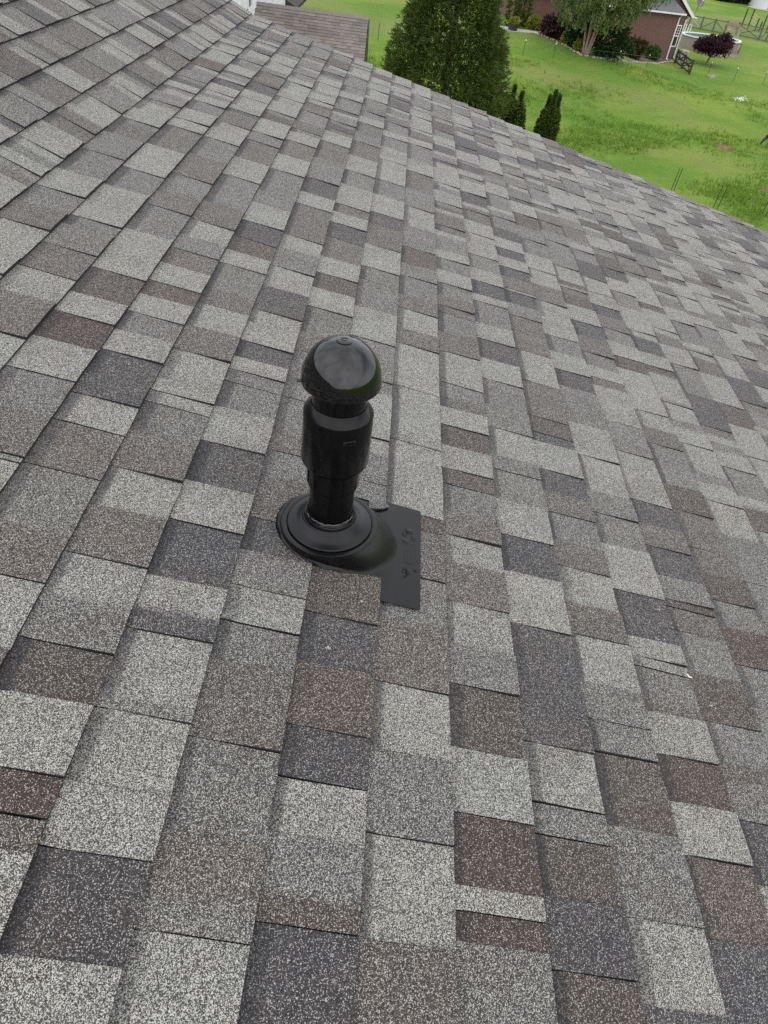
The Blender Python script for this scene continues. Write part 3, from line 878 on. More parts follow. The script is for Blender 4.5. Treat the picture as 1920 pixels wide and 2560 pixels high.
# dried pale droppings and loose grains
mb = MB(); rnd = random.Random(77)
for (x, y, m_, sx) in ((1645, 1524, 9, .012), (1650, 1600, 12, .016), (1778, 1763, 9, .014), (905, 1505, 7, .006), (820, 1620, 8, .006), (1250, 1960, 7, .008), (1475, 1530, 5, .01)):
    u0, v0 = roof_uv(x, y, .008)
    for q in range(m_):
        u, v = u0 + rnd.gauss(0, sx * .4), v0 + rnd.gauss(0, sx * .25); r_ = rnd.uniform(.0006, .0019)
        cs_ = (u - U0) / EXPO; fr_ = cs_ - math.floor(cs_)
        mb.lathe([(r_, 0), (r_ * .7, r_ * .5), (.0001, r_ * .6)], roof_pt(u, v, .004 + .0085 * fr_), (A_U, A_V, A_N), 7)
sm_ = house.part('pale_specks', mb, M['speck'], roof); sm_['kind'] = 'stuff'

# ------------------------------------------------------------------ ground
hc = at_z(1666, 150, 0)                    # front right corner of the brick house
HANG = math.radians(15)
WX = np.array([math.cos(HANG), math.sin(HANG), 0])     # along its front wall, to the right
WY = np.array([-math.sin(HANG), math.cos(HANG), 0])    # away from the camera


def smooth(a, b, x):
    t = min(1, max(0, (x - a) / (b - a))); return t * t * (3 - 2 * t)


def gh(x, y):                              # the lawn climbs gently toward the left end of the house
    dx, dy = x - hc[0], y - hc[1]
    a = -(dx * WX[0] + dy * WX[1]); b = dx * WY[0] + dy * WY[1]
    return 1.75 * smooth(1, 17, a) * smooth(-30, -2, b)


def G(x, y):
    z = 0.0
    for _ in range(14):
        p = at_z(x, y, z); z = gh(p[0], p[1])
    return np.array([p[0], p[1], z])


xs = [-900, -500, -250, -120] + list(np.arange(-70, 90.1, 2.0)) + [130, 250, 500, 900]
ys = [-900, -400, -100, 0, 30] + list(np.arange(50, 160.1, 2.0)) + [220, 350, 600, 900]
gv_ = [(x, y, gh(x, y)) for x in xs for y in ys]; ny_ = len(ys)
mb = MB(); mb.add(gv_, [(i * ny_ + j, (i + 1) * ny_ + j, (i + 1) * ny_ + j + 1, i * ny_ + j + 1) for i in range(len(xs) - 1) for j in range(ny_ - 1)])
tag(mb.build('ground', M['grass'], smooth=True), kind='structure')


def patch(name, pts, mat, z=.02, kind='structure', thick=0.0, n_sub=0, jitter=0.0):
    mb = MB(); P = [np.array(p, float) for p in pts]
    if n_sub:
        Q = []
        for i, p in enumerate(P):
            q = P[(i + 1) % len(P)]
            for t in range(n_sub): Q.append(p * (1 - t / n_sub) + q * t / n_sub + np.append(rng.uniform(-jitter, jitter, 2), 0))
        P = Q
    k = len(P)
    mb.add([(p[0], p[1], gh(p[0], p[1]) + z) for p in P] + [(p[0], p[1], gh(p[0], p[1]) - .15) for p in P],
           [tuple(range(k)), tuple(range(2 * k - 1, k - 1, -1))] + [(i, k + i, k + (i + 1) % k, (i + 1) % k) for i in range(k)])
    o = mb.build(name, mat); tag(o, kind=kind); return o


patch('dirt_patch', [G(1782, 357), G(1800, 359), G(1820, 364), G(1834, 370), G(1838, 374), G(1815, 374), G(1795, 368)], M['dirt'], .02, n_sub=3, jitter=.12)
patch('dirt_patch', [G(1893, 470), G(1920, 470), G(1935, 480), G(1910, 482)], M['dirt'], .016, n_sub=3, jitter=.2)
patch('garden_path', [G(1228, 60), G(1300, 74), G(1340, 76), G(1366, 84), G(1360, 90), G(1336, 83), G(1290, 80), G(1228, 70)], M['concrete'], .03)
patch('flower_bed', [G(1340, 74), G(1420, 70), G(1520, 95), G(1664, 140), G(1680, 152), G(1640, 158), G(1560, 152), G(1500, 145), G(1450, 136), G(1420, 118), G(1380, 98), G(1345, 84)],
      M['mulch'], .05, n_sub=3, jitter=.12)


# ------------------------------------------------------------------ foliage
def blades(mb, p, d, n, L, w, spread, rnd, droop=0.0):
    """n narrow leaf faces fanning out of p about direction d"""
    for _ in range(n):
        dd = d + np.array([rnd.gauss(0, spread), rnd.gauss(0, spread), rnd.gauss(0, spread) - droop])
        dd /= np.linalg.norm(dd) + 1e-9
        x = np.cross(dd, np.array([rnd.gauss(0, 1), rnd.gauss(0, 1), rnd.gauss(0, 1)])); x /= np.linalg.norm(x) + 1e-9
        l = L * rnd.uniform(.6, 1.3); b = p + np.array([rnd.gauss(0, .12 * L) for _ in range(3)])
        mb.add([b - x * w * .5, b + x * w * .5, b + dd * l * .6 + x * w * .45, b + dd * l, b + dd * l * .6 - x * w * .45], [(0, 1, 2, 3, 4)])


def leaf_blob(mb, c, rad, n, L, w, rnd, spread=.7, shell=.55, lump=.25, seed=0, droop=0.):
    c = np.array(c, float); rad = np.array(rad, float)
    for _ in range(n):
        d = np.array([rnd.gauss(0, 1) for _ in range(3)]); d /= np.linalg.norm(d)
        r = rnd.uniform(shell, 1.0) * (1 + lump * 1.6 * mnoise.noise((d[0] * 2.2 + seed, d[1] * 2.2, d[2] * 2.2)))
        p = c + d * rad * r
        p[2] = max(p[2], gh(p[0], p[1]) + .05 + .1 * rnd.random())
        blades(mb, p, d, 3, L, w, spread, rnd, droop)


def shrub(name, label, cat, p, rad, mat, n=220, L=.22, w=.10, seed=1, group=None, lump=.25):
    n = int(n * 2.6); L *= 1.15; w *= 1.25
    p = np.array([p[0], p[1], gh(p[0], p[1])]); t = Thing(name, label, cat, p, group); rnd = random.Random(seed)
    mb = MB(); leaf_blob(mb, (p[0], p[1], p[2] + rad[2] * .95), rad, n, L, w, rnd, lump=lump, seed=seed)
    t.part('foliage', mb, mat)
    mb = MB()
    for q in range(4):
        a = q * 1.6 + seed; mb.tube([(p[0], p[1], p[2] - .05), (p[0] + math.cos(a) * rad[0] * .5, p[1] + math.sin(a) * rad[1] * .5, p[2] + rad[2])], [.035, .012], 5)
    t.part('stem', mb, M['bark']); return t


def conifer(name, label, p, h, r, n, mat, L, w, seed, cat='tree', group=None, shape=None, droop=.0):
    g0 = gh(p[0], p[1]); t = Thing(name, label, cat, (p[0], p[1], g0), group); rnd = random.Random(seed)
    mb = MB(); mb.tube([(p[0], p[1], g0 - .05), (p[0] + .03, p[1], g0 + h * .5), (p[0], p[1], g0 + h * .93)], [r * .05 + .04, r * .025 + .02, .015], 8)
    t.part('trunk', mb, M['cedarbark'])
    mb = MB()
    for i in range(n):
        f = rnd.random() ** 1.15; z = h * f
        R0 = r * shape(f)
        a = rnd.uniform(0, 2 * PI)
        cl = 1 + .27 * mnoise.noise((math.cos(a) * 1.7 + seed, math.sin(a) * 1.7, z * (2.2 / max(r, .4)))) + .16 * mnoise.noise((math.cos(a) * 5, math.sin(a) * 5, z * 3.0 / max(r, .4) + seed))
        rr = R0 * cl * math.sqrt(rnd.uniform(.30, 1.0))
        if r > 2 and mnoise.noise((math.cos(a) * rr * .75, math.sin(a) * rr * .75, z * .95 + 11)) < -.48: continue
        d = np.array([math.cos(a), math.sin(a), .35 - droop])
        b = np.array([p[0] + math.cos(a) * rr, p[1] + math.sin(a) * rr, g0 + max(.05, z + rnd.gauss(0, .1))])
        blades(mb, b, d, 6, L, w, .55, rnd)
    t.part('crown', mb, mat)
    for i in range(16 if r > 2 else 0):
        limbs = MB(); f = rnd.uniform(.05, .85); a = rnd.uniform(0, 2 * PI); rr = r * shape(f) * .8
        limbs.tube([(p[0], p[1], g0 + h * f), (p[0] + math.cos(a) * rr, p[1] + math.sin(a) * rr, g0 + h * f + rr * .25)], [.05 * r / 3 + .01, .01], 5)
        t.part('limb', limbs, M['bark'])
    return t


def cedar_shape(f):
    return max(.03, min(1.0, .76 + f * 1.6) * (1 - f) ** .85)


pc = G(1096, 322)
conifer('cedar_tree', 'large dark green cedar tree growing just beyond the roof edge', pc, 13.5, 4.35, 21000, M['cedar'], .26, .044, 3, shape=cedar_shape)


def column_shape(f):
    return max(.05, math.sin(min(1, f * 1.05 + .22) * PI) ** .55)


cols = [((1264, 330), 2.45, .44, 'dark green columnar arborvitae just right of the cedar, left and slimmer of its pair', 'columnar arborvitae beyond the roof edge'),
        ((1283, 338), 2.35, .52, 'dark green columnar arborvitae right of the cedar, right and fuller of its pair', 'columnar arborvitae beyond the roof edge'),
        ((1349, 352), 2.35, .42, 'left and shortest column of the three arborvitae growing as one clump', 'columnar arborvitae beyond the roof edge'),
        ((1359, 358), 2.75, .50, 'middle and tallest column of the three arborvitae growing as one clump', 'columnar arborvitae beyond the roof edge'),
        ((1371, 358), 2.5, .36, 'right and slimmest column of the three arborvitae growing as one clump', 'columnar arborvitae beyond the roof edge')]
for i, ((x, y), h, r, lab_, grp) in enumerate(cols):
    conifer('arborvitae', lab_, G(x, y), h, r, 1100, M['arbor'], .14, .04, 20 + i, group=grp, shape=column_shape)

# tall grass tufts, flowers
mb = MB(); rnd = random.Random(5)
cnt = 0
while cnt < 9000:
    x, y = rnd.uniform(700, 1920), rnd.uniform(100, 620)
    p = G(x, y); dd = hdist(p)
    if dd < 25 or dd > 78: continue
    if mnoise.noise((p[0] * .11, p[1] * .16, 2)) + .35 * mnoise.noise((p[0] * .4, p[1] * .5, 7)) < rnd.gauss(.12, .14): continue
    hh = rnd.uniform(.10, .26)
    for _ in range(4):
        a = rnd.uniform(0, 6.3); lx, ly = math.cos(a) * hh * .6, math.sin(a) * hh * .6
        o = p + np.array([rnd.gauss(0, .18), rnd.gauss(0, .18), 0]); t_ = np.array([-ly, lx, 0]) * .22
        mb.add([o - t_, o + t_, o + np.array([lx, ly, hh])], [(0, 1, 2)])
    cnt += 1
tag(mb.build('tall_grass', M['tuft']), 'ragged taller tufts of grass across the pasture', 'grass', kind='stuff')
mb = MB()
for q in range(46):
    p = G(1840 + rnd.uniform(-14, 22), 0) if False else G(1851 + rnd.gauss(0, 9), 249 + rnd.gauss(0, 2.2))
    mb.tube([p + [0, 0, .0], p + [rnd.gauss(0, .03), rnd.gauss(0, .03), .10]], [.03, .05], 5)
tag(mb.build('white_flowers', M['capwhite']), 'small drift of white blooms in the mown pasture', 'flowers', kind='stuff')
mb = MB()
for q in range(12):
    p = G(1778 + rnd.gauss(0, 4), 193 + rnd.gauss(0, 1.2)); r_ = rnd.uniform(.08, .2)
    mb.box(p + [0, 0, r_ * .4], (r_ * 2, r_ * 1.5, r_), None)
tag(mb.build('rubble', M['stone']), 'small heap of pale stones in the grass by the fence line', 'stones', kind='stuff')


# ------------------------------------------------------------------ brick house
def wall_quad(mb, p, q, z0, z1, off=0.0):
    pass


EV = 3.95
bh = Thing('brick_house', 'red brick house with grey roof and white trim across the pasture', 'house', hc)


def uv_box(thing, name, o, L, D, h, mat, parent=None, z0=0.0):
    """walls as a box, o its front right lower corner, with metric UVs for the brick courses"""
    A = [o, o - WX * L, o - WX * L + WY * D, o + WY * D]
    me = bpy.data.meshes.new(name); vs, fs, uv = [], [], []
    acc = 0
    for i in range(4):
        p, q = A[i], A[(i + 1) % 4]; l = np.linalg.norm(q - p); b = len(vs)
        vs += [p + [0, 0, z0], q + [0, 0, z0], q + [0, 0, h], p + [0, 0, h]]; fs.append((b + 3, b + 2, b + 1, b))
        uv += [(acc, h), (acc + l, h), (acc + l, z0), (acc, z0)]; acc += l
    b = len(vs); vs += [p + [0, 0, h] for p in A]; fs.append((b, b + 1, b + 2, b + 3)[::-1]); uv += [(0, 0)] * 4
    me.from_pydata((np.array(vs) - thing.b).tolist(), [], fs); me.materials.append(mat)
    ul_ = me.uv_layers.new(name='UVMap')
    for k_, lp in enumerate(me.loops): ul_.data[k_].uv = uv[k_]
    ob = bpy.data.objects.new(name, me); COL.objects.link(ob); ob.parent = parent or thing.o; return ob


uv_box(bh, 'wall', hc, 9.2, 9, EV, M['brick'], z0=-.3)
o2 = hc - WX * 9.2 + WY * 1.2
uv_box(bh, 'wall', o2, 8.2, 7.2, EV, M['brick'])
o3 = hc + WX * 1.62 + WY * 1.3
uv_box(bh, 'wall', o3, 8.8, 9, EV, M['brick'], z0=.0)
# gable of the set back wing, as a brick triangle
gt = MB(); ap = o3 - WX * 4.4 + np.array([0, 0, EV + 3.4])
gt.add([o3 + [0, 0, EV], o3 - WX * 8.8 + [0, 0, EV], ap, o3 + WY * .2 + [0, 0, EV], o3 - WX * 8.8 + WY * .2 + [0, 0, EV], ap + WY * .2],
       [(0, 2, 1), (3, 4, 5), (0, 3, 5, 2), (1, 2, 5, 4)])
gab = bh.part('gable', gt, M['brick'])
ul_ = gab.data.uv_layers.new(name='UVMap')
for k_, lp in enumerate(gab.data.loops):
    p = np.array(gab.data.vertices[lp.vertex_index].co); ul_.data[k_].uv = (p @ WX, p[2])
# roofs
rf = MB()


def slab(mb, a, b, c, d, th=.14, mi=0):
    a, b, c, d = [np.array(q, float) for q in (a, b, c, d)]; nn = np.cross(b - a, d - a); nn /= np.linalg.norm(nn)
    if nn[2] < 0: nn = -nn
    mb.add([a, b, c, d] + [q - nn * th for q in (a, b, c, d)],
           [(0, 1, 2, 3), (7, 6, 5, 4), (0, 4, 5, 1), (1, 5, 6, 2), (2, 6, 7, 3), (3, 7, 4, 0)], mi)


oh = .35
fe0 = hc + WX * .3 - WY * oh + [0, 0, EV + .16]; fe1 = hc - WX * 9.5 - WY * oh + [0, 0, EV + .16]
up_ = WY * 5 + np.array([0, 0, 2.9])
slab(rf, fe0, fe1, fe1 + up_, fe0 - WX * 3.0 + up_)
ap2 = ap - WY * .35
for sgn in (1, -1):
    e_ = (o3 + WX * .45 if sgn > 0 else o3 - WX * 9.25) - WY * .35 + np.array([0, 0, EV - .17]); 
    slab(rf, e_ + [0, 0, .02], ap2 + [0, 0, .2], ap2 + WY * 9.6 + [0, 0, .2], e_ + WY * 9.6 + [0, 0, .02])
g0 = o2 - WY * oh + [0, 0, EV + .16] ; g1 = g0 - WX * 8.5
slab(rf, g0, g1, g1 + up_, g0 + up_)
roof_b = bh.part('roof', rf, M['greyroof'])
tr_ = MB()
tr_.bar(fe0 - WY * .08 - [0, 0, .10], fe1 - WY * .08 - [0, 0, .10], .13, .14)
bh.part('gutter', tr_, M['white'])
tr_ = MB(); tr_.bar(o3 + WX * .45 - WY * .42 + [0, 0, EV - .22], ap2 - WY * .07 + [0, 0, .02], .05, .26)
tr_.bar(o3 + WX * .45 - WY * .42 + [0, 0, EV - .16], o3 + WX * .95 - WY * .2 + [0, 0, EV - .25], .16, .14)
bh.part('rake_board', tr_, M['white'])
for (pp, top_) in ((hc - WX * .12 - WY * .07, EV + .05), (o3 - WX * .10 - WY * .07, EV - .25)):
    tr_ = MB(); tr_.tube([pp + (WX * .35 - WY * .1) + [0, 0, top_], pp + [0, 0, top_ - .3], pp + [0, 0, .15], pp - WY * .3 + [0, 0, .05]], .075, 6)
    bh.part('downspout', tr_, M['white'])
# window in the set back wing
wc = o3 - WX * .72 - WY * .03 + np.array([0, 0, 2.0])
wf = MB()
for sx in (-1, 1): wf.box(wc + WX * sx * .36, (.09, .10, 1.85), (WX, WY, UW))
for sz in (-.92, 0, .92): wf.box(wc + np.array([0, 0, sz]), (.80, .11, .10), (WX, WY, UW))
win = bh.part('window', wf, M['white'])
gl = MB(); gl.box(wc + WY * .02, (.64, .03, 1.75), (WX, WY, UW)); bh.part('pane', gl, M['darkglass'], win)
mu = MB()
for sx in (-.11, .11): mu.box(wc + WX * sx - WY * .01 + [0, 0, .46], (.03, .04, .82), (WX, WY, UW))
for sz in (.25, .5, .7): mu.box(wc - WY * .012 + [0, 0, sz], (.62, .04, .03), (WX, WY, UW))
bh.part('muntin', mu, M['white'], win)
# foundation vents
for dx in (1.2, 2.9, 4.6):
    fv = MB(); fv.box(hc - WX * dx - WY * .01 + [0, 0, .75], (.42, .04, .12), (WX, WY, UW)); bh.part('foundation_vent', fv, M['darkwood'])
# satellite dish
dp = o3 + WX * .55 - WY * .3 + np.array([0, 0, EV + .12])
ds = Thing('satellite_dish', 'grey satellite dish on the eave of the brick house', 'satellite dish', dp)
mb = MB(); mb.tube([dp, dp + [.05, 0, .55], dp + [.1, -.1, .75]], .03, 6); ds.part('mast', mb, M['greywood'])
mb = MB(); fd = _n(np.array([.15, -.85, .5])); xx = _n(np.cross(fd, UW)); yy_ = np.cross(xx, fd)
cc = dp + np.array([.1, -.12, .95])
mb.lathe([(.001, -.02), (.18, .0), (.30, .04), (.40, .10), (.41, .09), (.30, .02), (.18, -.03), (.001, -.05)], cc, (xx, yy_, fd), 20)
ds.part('dish', mb, M['greyroof'], smooth=True)
mb = MB(); mb.tube([cc - yy_ * .35 + fd * .05, cc + fd * .45], .015, 5); mb.box(cc + fd * .45, (.09, .09, .12)); ds.part('receiver_arm', mb, M['white'])

# birch in front of the house
pb = G(1462, 136)
bt = Thing('birch_tree', 'multi stemmed river birch with pale bark in front of the brick house', 'tree', pb)
rnd = random.Random(9); tm = MB(); cr_ = MB()
tips = []
for q, (dx, dy, hh) in enumerate(((-.9, .2, 7.4), (.1, .4, 8.2), (1.1, -.1, 7.6), (.5, -.5, 6.4), (-.3, -.4, 7.0))):
    b0 = pb + [dx * .18, dy * .2, 0]
    pts_ = [b0, b0 + [dx * .35, dy * .3, hh * .25], b0 + [dx * 1.2, dy * 1.0, hh * .55], b0 + [dx * 1.9, dy * 1.6, hh]]
    tm.tube(pts_, [.12, .095, .06, .015], 7)
    for k_ in range(18):
        f = rnd.uniform(.30, 1.0); p_ = np.array(pts_[1]) * (1 - f) + np.array(pts_[3]) * f
        a = rnd.uniform(0, 6.3); L_ = rnd.uniform(1.2, 3.3) * (1.15 - .55 * f)
        e_ = p_ + [math.cos(a) * L_, math.sin(a) * L_, rnd.uniform(-.3, .9)]
        tm.tube([p_, (p_ + e_) / 2 + [0, 0, .25], e_], [.03, .02, .008], 4)
        tips.append((p_, e_))
bt.part('trunk', tm, M['palebark'])
for q in range(5200):
    d = np.array([rnd.gauss(0, 1) for _ in range(3)]); d /= np.linalg.norm(d)
    r_ = rnd.random() ** .38
    c_ = pb + np.array([.8, .3, 5.7]) + d * np.array([5.1, 3.8, 4.2]) * r_ * (1 + .3 * mnoise.noise(tuple(d * 2.1)))
    if c_[2] - pb[2] < 1.75 + .8 * rnd.random() + max(0, c_[0] - pb[0] - .8) * .42 or mnoise.noise((c_[0] * .55, c_[1] * .55, c_[2] * .55)) < -.18: continue
    for k_ in range(rnd.randint(2, 4)):
        blades(cr_, c_ - [0, 0, .16 * k_], np.array([0, 0, -.8]), 3, .20, .10, .6, rnd)
bt.part('crown', cr_, M['birch'])

# planting along the house
shrub('holly_shrub', 'large dark green holly shrub right of the birch trunk', 'shrub', G(1520, 149) + WY * .3, (2.0, 1.3, 1.3), M['boxwood'], 420, .20, .11, 31)
shrub('bronze_shrub', 'rounded bronze brown shrub between the holly and the bright boxwood', 'shrub', G(1587, 149) + WY * .4, (.95, .8, .88), M['brownbush'], 240, .2, .08, 32)
shrub('boxwood', 'small bright green boxwood near the right corner of the brick wall', 'shrub', G(1630, 153) + WY * .3, (.78, .7, .68), M['greenbush'], 220, .15, .09, 33, lump=.1)
shrub('yew_shrub', 'dark green shrub against the wall left of the birch trunk', 'shrub', G(1440, 122) + WY * .6, (1.1, .8, 1.25), M['boxwood'], 260, .2, .1, 34)
shrub('golden_shrub', 'larger golden leaved shrub in the bed left of the birch', 'shrub', G(1418, 111), (.6, .5, .48), M['yellow'], 120, .2, .09, 35)
shrub('golden_shrub', 'smaller golden shrub at the foot of the birch, beside the dark shrub', 'shrub', G(1440, 122) - WY * .6, (.5, .45, .42), M['yellow'], 100, .2, .09, 36)
shrub('golden_shrub', 'upright golden shrub alone against the left brick wall', 'shrub', G(1331, 75), (.6, .5, .55), M['yellow'], 120, .22, .09, 37)
shrub('barberry', 'wide purple barberry hedge along the bed left of the birch', 'shrub', G(1390, 95), (1.7, .9, .85), M['purple'], 380, .25, .09, 38)
for i, (x, lab_) in enumerate(((1278, 'tall dark arborvitae against the brick house, left of the pair'), (1300, 'tall dark arborvitae against the brick house, right of the pair'))):
    conifer('house_arborvitae', lab_, G(x, 66), 5.6, .72, 520, M['arbor'], .22, .07, 50 + i, group='arborvitae against the brick house', shape=column_shape)
ptb = G(1281, 76)
pt = Thing('planter', 'dark round planter tub with golden plant beside the garden path', 'planter', ptb)
mb = MB(); mb.lathe([(.001, .01), (.40, .01), (.52, .52), (.55, .54), (.50, .54), (.47, .45), (.001, .45)], ptb, None, 20); pt.part('tub', mb, M['darkwood'])
mb = MB(); leaf_blob(mb, ptb + [0, 0, .72], (.5, .5, .28), 60, .25, .08, random.Random(3)); pt.part('foliage', mb, M['yellow'])

# edging stones along the bed: real rounded stones
mb = MB(); rnd = random.Random(12)
edge = [G(1345, 86), G(1380, 100), G(1420, 119), G(1450, 138), G(1500, 147), G(1560, 154), G(1640, 160), G(1680, 154)]
for i in range(len(edge) - 1):
    L_ = np.linalg.norm(edge[i + 1] - edge[i]); m_ = int(L_ / .33)
    for q in range(m_):
        p = edge[i] + (edge[i + 1] - edge[i]) * (q + .5) / m_ + np.array([rnd.gauss(0, .05), rnd.gauss(0, .05), 0]); r_ = rnd.uniform(.09, .16)
        mb.lathe([(.001, 0), (r_, .0), (r_ * .95, r_ * .5), (r_ * .5, r_ * .85), (.001, r_ * .9)], p, None, 7)
tag(mb.build('edging_stones', M['stone']), 'low row of rough stones edging the flower bed', 'stones', kind='stuff')

# ------------------------------------------------------------------ step-in electric fence posts and steel posts
proto = None


def put_post(x, y, h, lab_, base_mat, cap_, grp, name, r=.02, lean=0.0):
    p = G(x, y); t = Thing(name, lab_, 'fence post', p, grp)
    mb = MB(); mb.tube([p, p + [lean * h, 0, h]], r, 5); t.part('shaft', mb, base_mat)
    if cap_:
        mb = MB(); mb.tube([p + [lean * h, 0, h - .02], p + [lean * h, 0, h + .09]], [r * 1.9, r * 1.2], 6); t.part('cap', mb, M['capwhite'])
    return t


grpA = 'thin white capped fence posts across the pasture'
for (x, y, l) in ((1307, 138, 'thin white capped fence post in front of the garden path'), (1382, 147, 'thin white capped fence post in the grass before the barberry'),
                  (1542, 164, 'thin white capped fence post in front of the dark holly'), (1614, 172, 'thin white capped fence post before the bright boxwood'),
                  (1769, 188, 'thin white capped fence post below the purple maple'), (1833, 203, 'thin white capped fence post second from the right edge'),
                  (1906, 212, 'thin white capped fence post nearest the right edge')):
    put_post(x, y, 1.05, l, M['steel'], True, grpA, 'fence_post', .022)
put_post(945, 100, 1.15, 'thin fence post standing alone left of the cedar', M['steel'], False, None, 'fence_post', .025)
grpB = 'dark steel posts standing in pairs beyond the roof edge'
for (x, y, h, l) in ((1677, 477, 1.15, 'left steel post of the pair half hidden by the roof edge'), (1684, 477, 1.2, 'right steel post of the pair half hidden by the roof edge'),
                     (1783, 519, 1.15, 'left and fainter steel post of the middle pair'), (1794, 522, 1.2, 'right and stouter steel post of the middle pair'),
                     (1902, 541, 1.1, 'left steel post of the pair at the right edge'), (1913, 543, 1.2, 'right steel post of the pair at the right edge')):
    put_post(x, y, h, l, M['steel'], False, grpB, 'steel_post', .022, .03)
# the wires between the capped posts
mb = MB(); wp = [G(x, y) for x, y in ((1307, 138), (1382, 147), (1542, 164), (1614, 172), (1769, 188), (1833, 203), (1906, 212), (2050, 232))]
for i in range(len(wp) - 1):
    for z in (.5, .95): mb.tube([wp[i] + [0, 0, z], (wp[i] + wp[i + 1]) / 2 + [0, 0, z - .03], wp[i + 1] + [0, 0, z]], .006, 4, False)
tag(mb.build('fence_wire', M['wire']), 'two thin electric wires strung along the white capped posts', 'wire')

# ------------------------------------------------------------------ dark wooden gate section by the house
ga, gb = G(1686, 158), G(1722, 187)
gt = Thing('wooden_gate', 'dark wooden fence section with crossed braces by the brick house corner', 'fence', gb)
gl_ = gb - ga; GL = np.linalg.norm(gl_); gd = gl_ / GL
for t_ in (0, .5, 1):
    mb = MB(); mb.box(ga + gl_ * t_ + [0, 0, .62], (.16, .16, 1.24)); gt.part('post', mb, M['darkwood'])
for z in (.18, .62, 1.08):
    mb = MB(); mb.bar(ga + [0, 0, z], gb + [0, 0, z], .06, .14); gt.part('rail', mb, M['darkwood'])
for (t0, t1) in ((.0, .5), (.5, 1.)):
    for (za, zb) in ((.18, 1.08), (1.08, .18)):
        mb = MB(); mb.bar(ga + gl_ * t0 + [0, 0, za], ga + gl_ * t1 + [0, 0, zb], .05, .11); gt.part('brace', mb, M['darkwood'])

# ------------------------------------------------------------------ far paddock fence
fp = [(1690, 64), (1719, 69), (1749, 74.5), (1780, 80), (1809, 85.5), (1838, 89), (1895, 101), (1913, 104.5), (1950, 112)]
FP = [G(x, y) for x, y in fp]
ff = Thing('paddock_fence', 'grey post and wire mesh paddock fence with crossed rails beyond the pool', 'fence', FP[3])
FH = 1.45
for p in FP:
    mb = MB(); mb.tube([p, p + [0, 0, FH + .1]], .10, 7); ff.part('post', mb, M['greywood'])
for i in range(len(FP) - 1):
    a_, b_ = FP[i], FP[i + 1]
    mb = MB(); mb.bar(a_ + [0, 0, FH - .05], b_ + [0, 0, FH - .05], .05, .10); ff.part('rail', mb, M['greywood'])
    mb = MB(); mb.bar(a_ + [0, 0, .12], b_ + [0, 0, .12], .05, .10); ff.part('rail', mb, M['greywood'])
    mb = MB()
    mb.bar(a_ + [0, 0, FH - .15 if i % 2 else .2], b_ + [0, 0, .2 if i % 2 else FH - .15], .05, .09)
    if i == 5: mb.bar(a_ + [0, 0, .2], b_ + [0, 0, FH - .15], .05, .09)
    ff.part('brace', mb, M['greywood'] if i not in (1, 4) else M['paleboard'])
    mb = MB(); L_ = np.linalg.norm(b_ - a_); nx = int(L_ / .16)
    for q in range(1, nx): mb.bar(a_ + (b_ - a_) * q / nx + [0, 0, .05], a_ + (b_ - a_) * q / nx + [0, 0, FH - .1], .03)
    for z in np.arange(.14, FH - .1, .14): mb.bar(a_ + [0, 0, z], b_ + [0, 0, z], .026)
    ff.part('wire_mesh', mb, M['wire'])
q1 = [(1852, 70, 2.4), (1868, 73, 2.5), (1886, 78, 1.6), (1896, 80, 1.3), (1904, 76, 1.9), (1914, 82, 1.2)]
Q1 = [G(x, y) for x, y, _ in q1]
pf = Thing('corral_fence', 'broken corral of tall dark posts and pale rails behind the paddock fence', 'fence', Q1[1])
for p, (_, _, h) in zip(Q1, q1):
    mb = MB(); mb.tube([p, p + [0, 0, h]], .10, 7); pf.part('post', mb, M['darkwood'])
for z in (.5, .9, 1.3, 1.65):
    mb = MB(); mb.bar(Q1[1] + [0, 0, z + .35], Q1[2] + [0, 0, z], .05, .10); pf.part('rail', mb, M['paleboard'])
mb = MB(); mb.bar(Q1[0] + [0, 0, 1.35], Q1[1] + [0, 0, 1.2], .04, .07); pf.part('rail', mb, M['paleboard'])

# ------------------------------------------------------------------ pool, deck, maple
pl = G(1768, 124)
po = Thing('swimming_pool', 'oval above ground pool with white rim and blue water behind the maple', 'pool', pl)
n = 48; ax_, ay_, hz = 3.7, 2.5, 1.2
ell = [np.array([math.cos(2 * PI * q / n) * ax_, math.sin(2 * PI * q / n) * ay_, 0]) for q in range(n)]
ro = lambda e: pl + WX * e[0] + WY * e[1]
mb = MB(); mb.add([ro(e) for e in ell] + [ro(e) + [0, 0, hz] for e in ell], [(q, (q + 1) % n, n + (q + 1) % n, n + q) for q in range(n)]); po.part('wall', mb, M['poolwall'])
mb = MB(); mb.add([ro(e * .95) + [0, 0, hz + .08] for e in ell] + [ro(e * 1.03) + [0, 0, hz + .08] for e in ell] + [ro(e * 1.03) + [0, 0, hz - .02] for e in ell] + [ro(e * .95) + [0, 0, hz - .02] for e in ell],
                  [(q + n * i, q + n * ((i + 1) % 4), (q + 1) % n + n * ((i + 1) % 4), (q + 1) % n + n * i) for q in range(n) for i in range(4)]); po.part('rim', mb, M['white'])
mb = MB(); mb.add([ro(e * .96) + [0, 0, hz - .25] for e in ell], [tuple(range(n))]); po.part('water', mb, M['water'])
for s_ in (-2.6, -1.9):
    mb = MB(); b_ = pl + WX * s_ + WY * 1.9; mb.tube([b_ + [0, 0, hz], b_ + [0, 0, hz + .8], b_ + WY * .5 + [0, 0, hz + .8], b_ + WY * .5 + [0, 0, .2]], .05, 6); po.part('ladder_rail', mb, M['white'])
dk = pl - WX * 1.0 - WY * 3.3
dt = Thing('pool_deck', 'low brown timber deck with baluster railing in front of the pool', 'deck', dk)
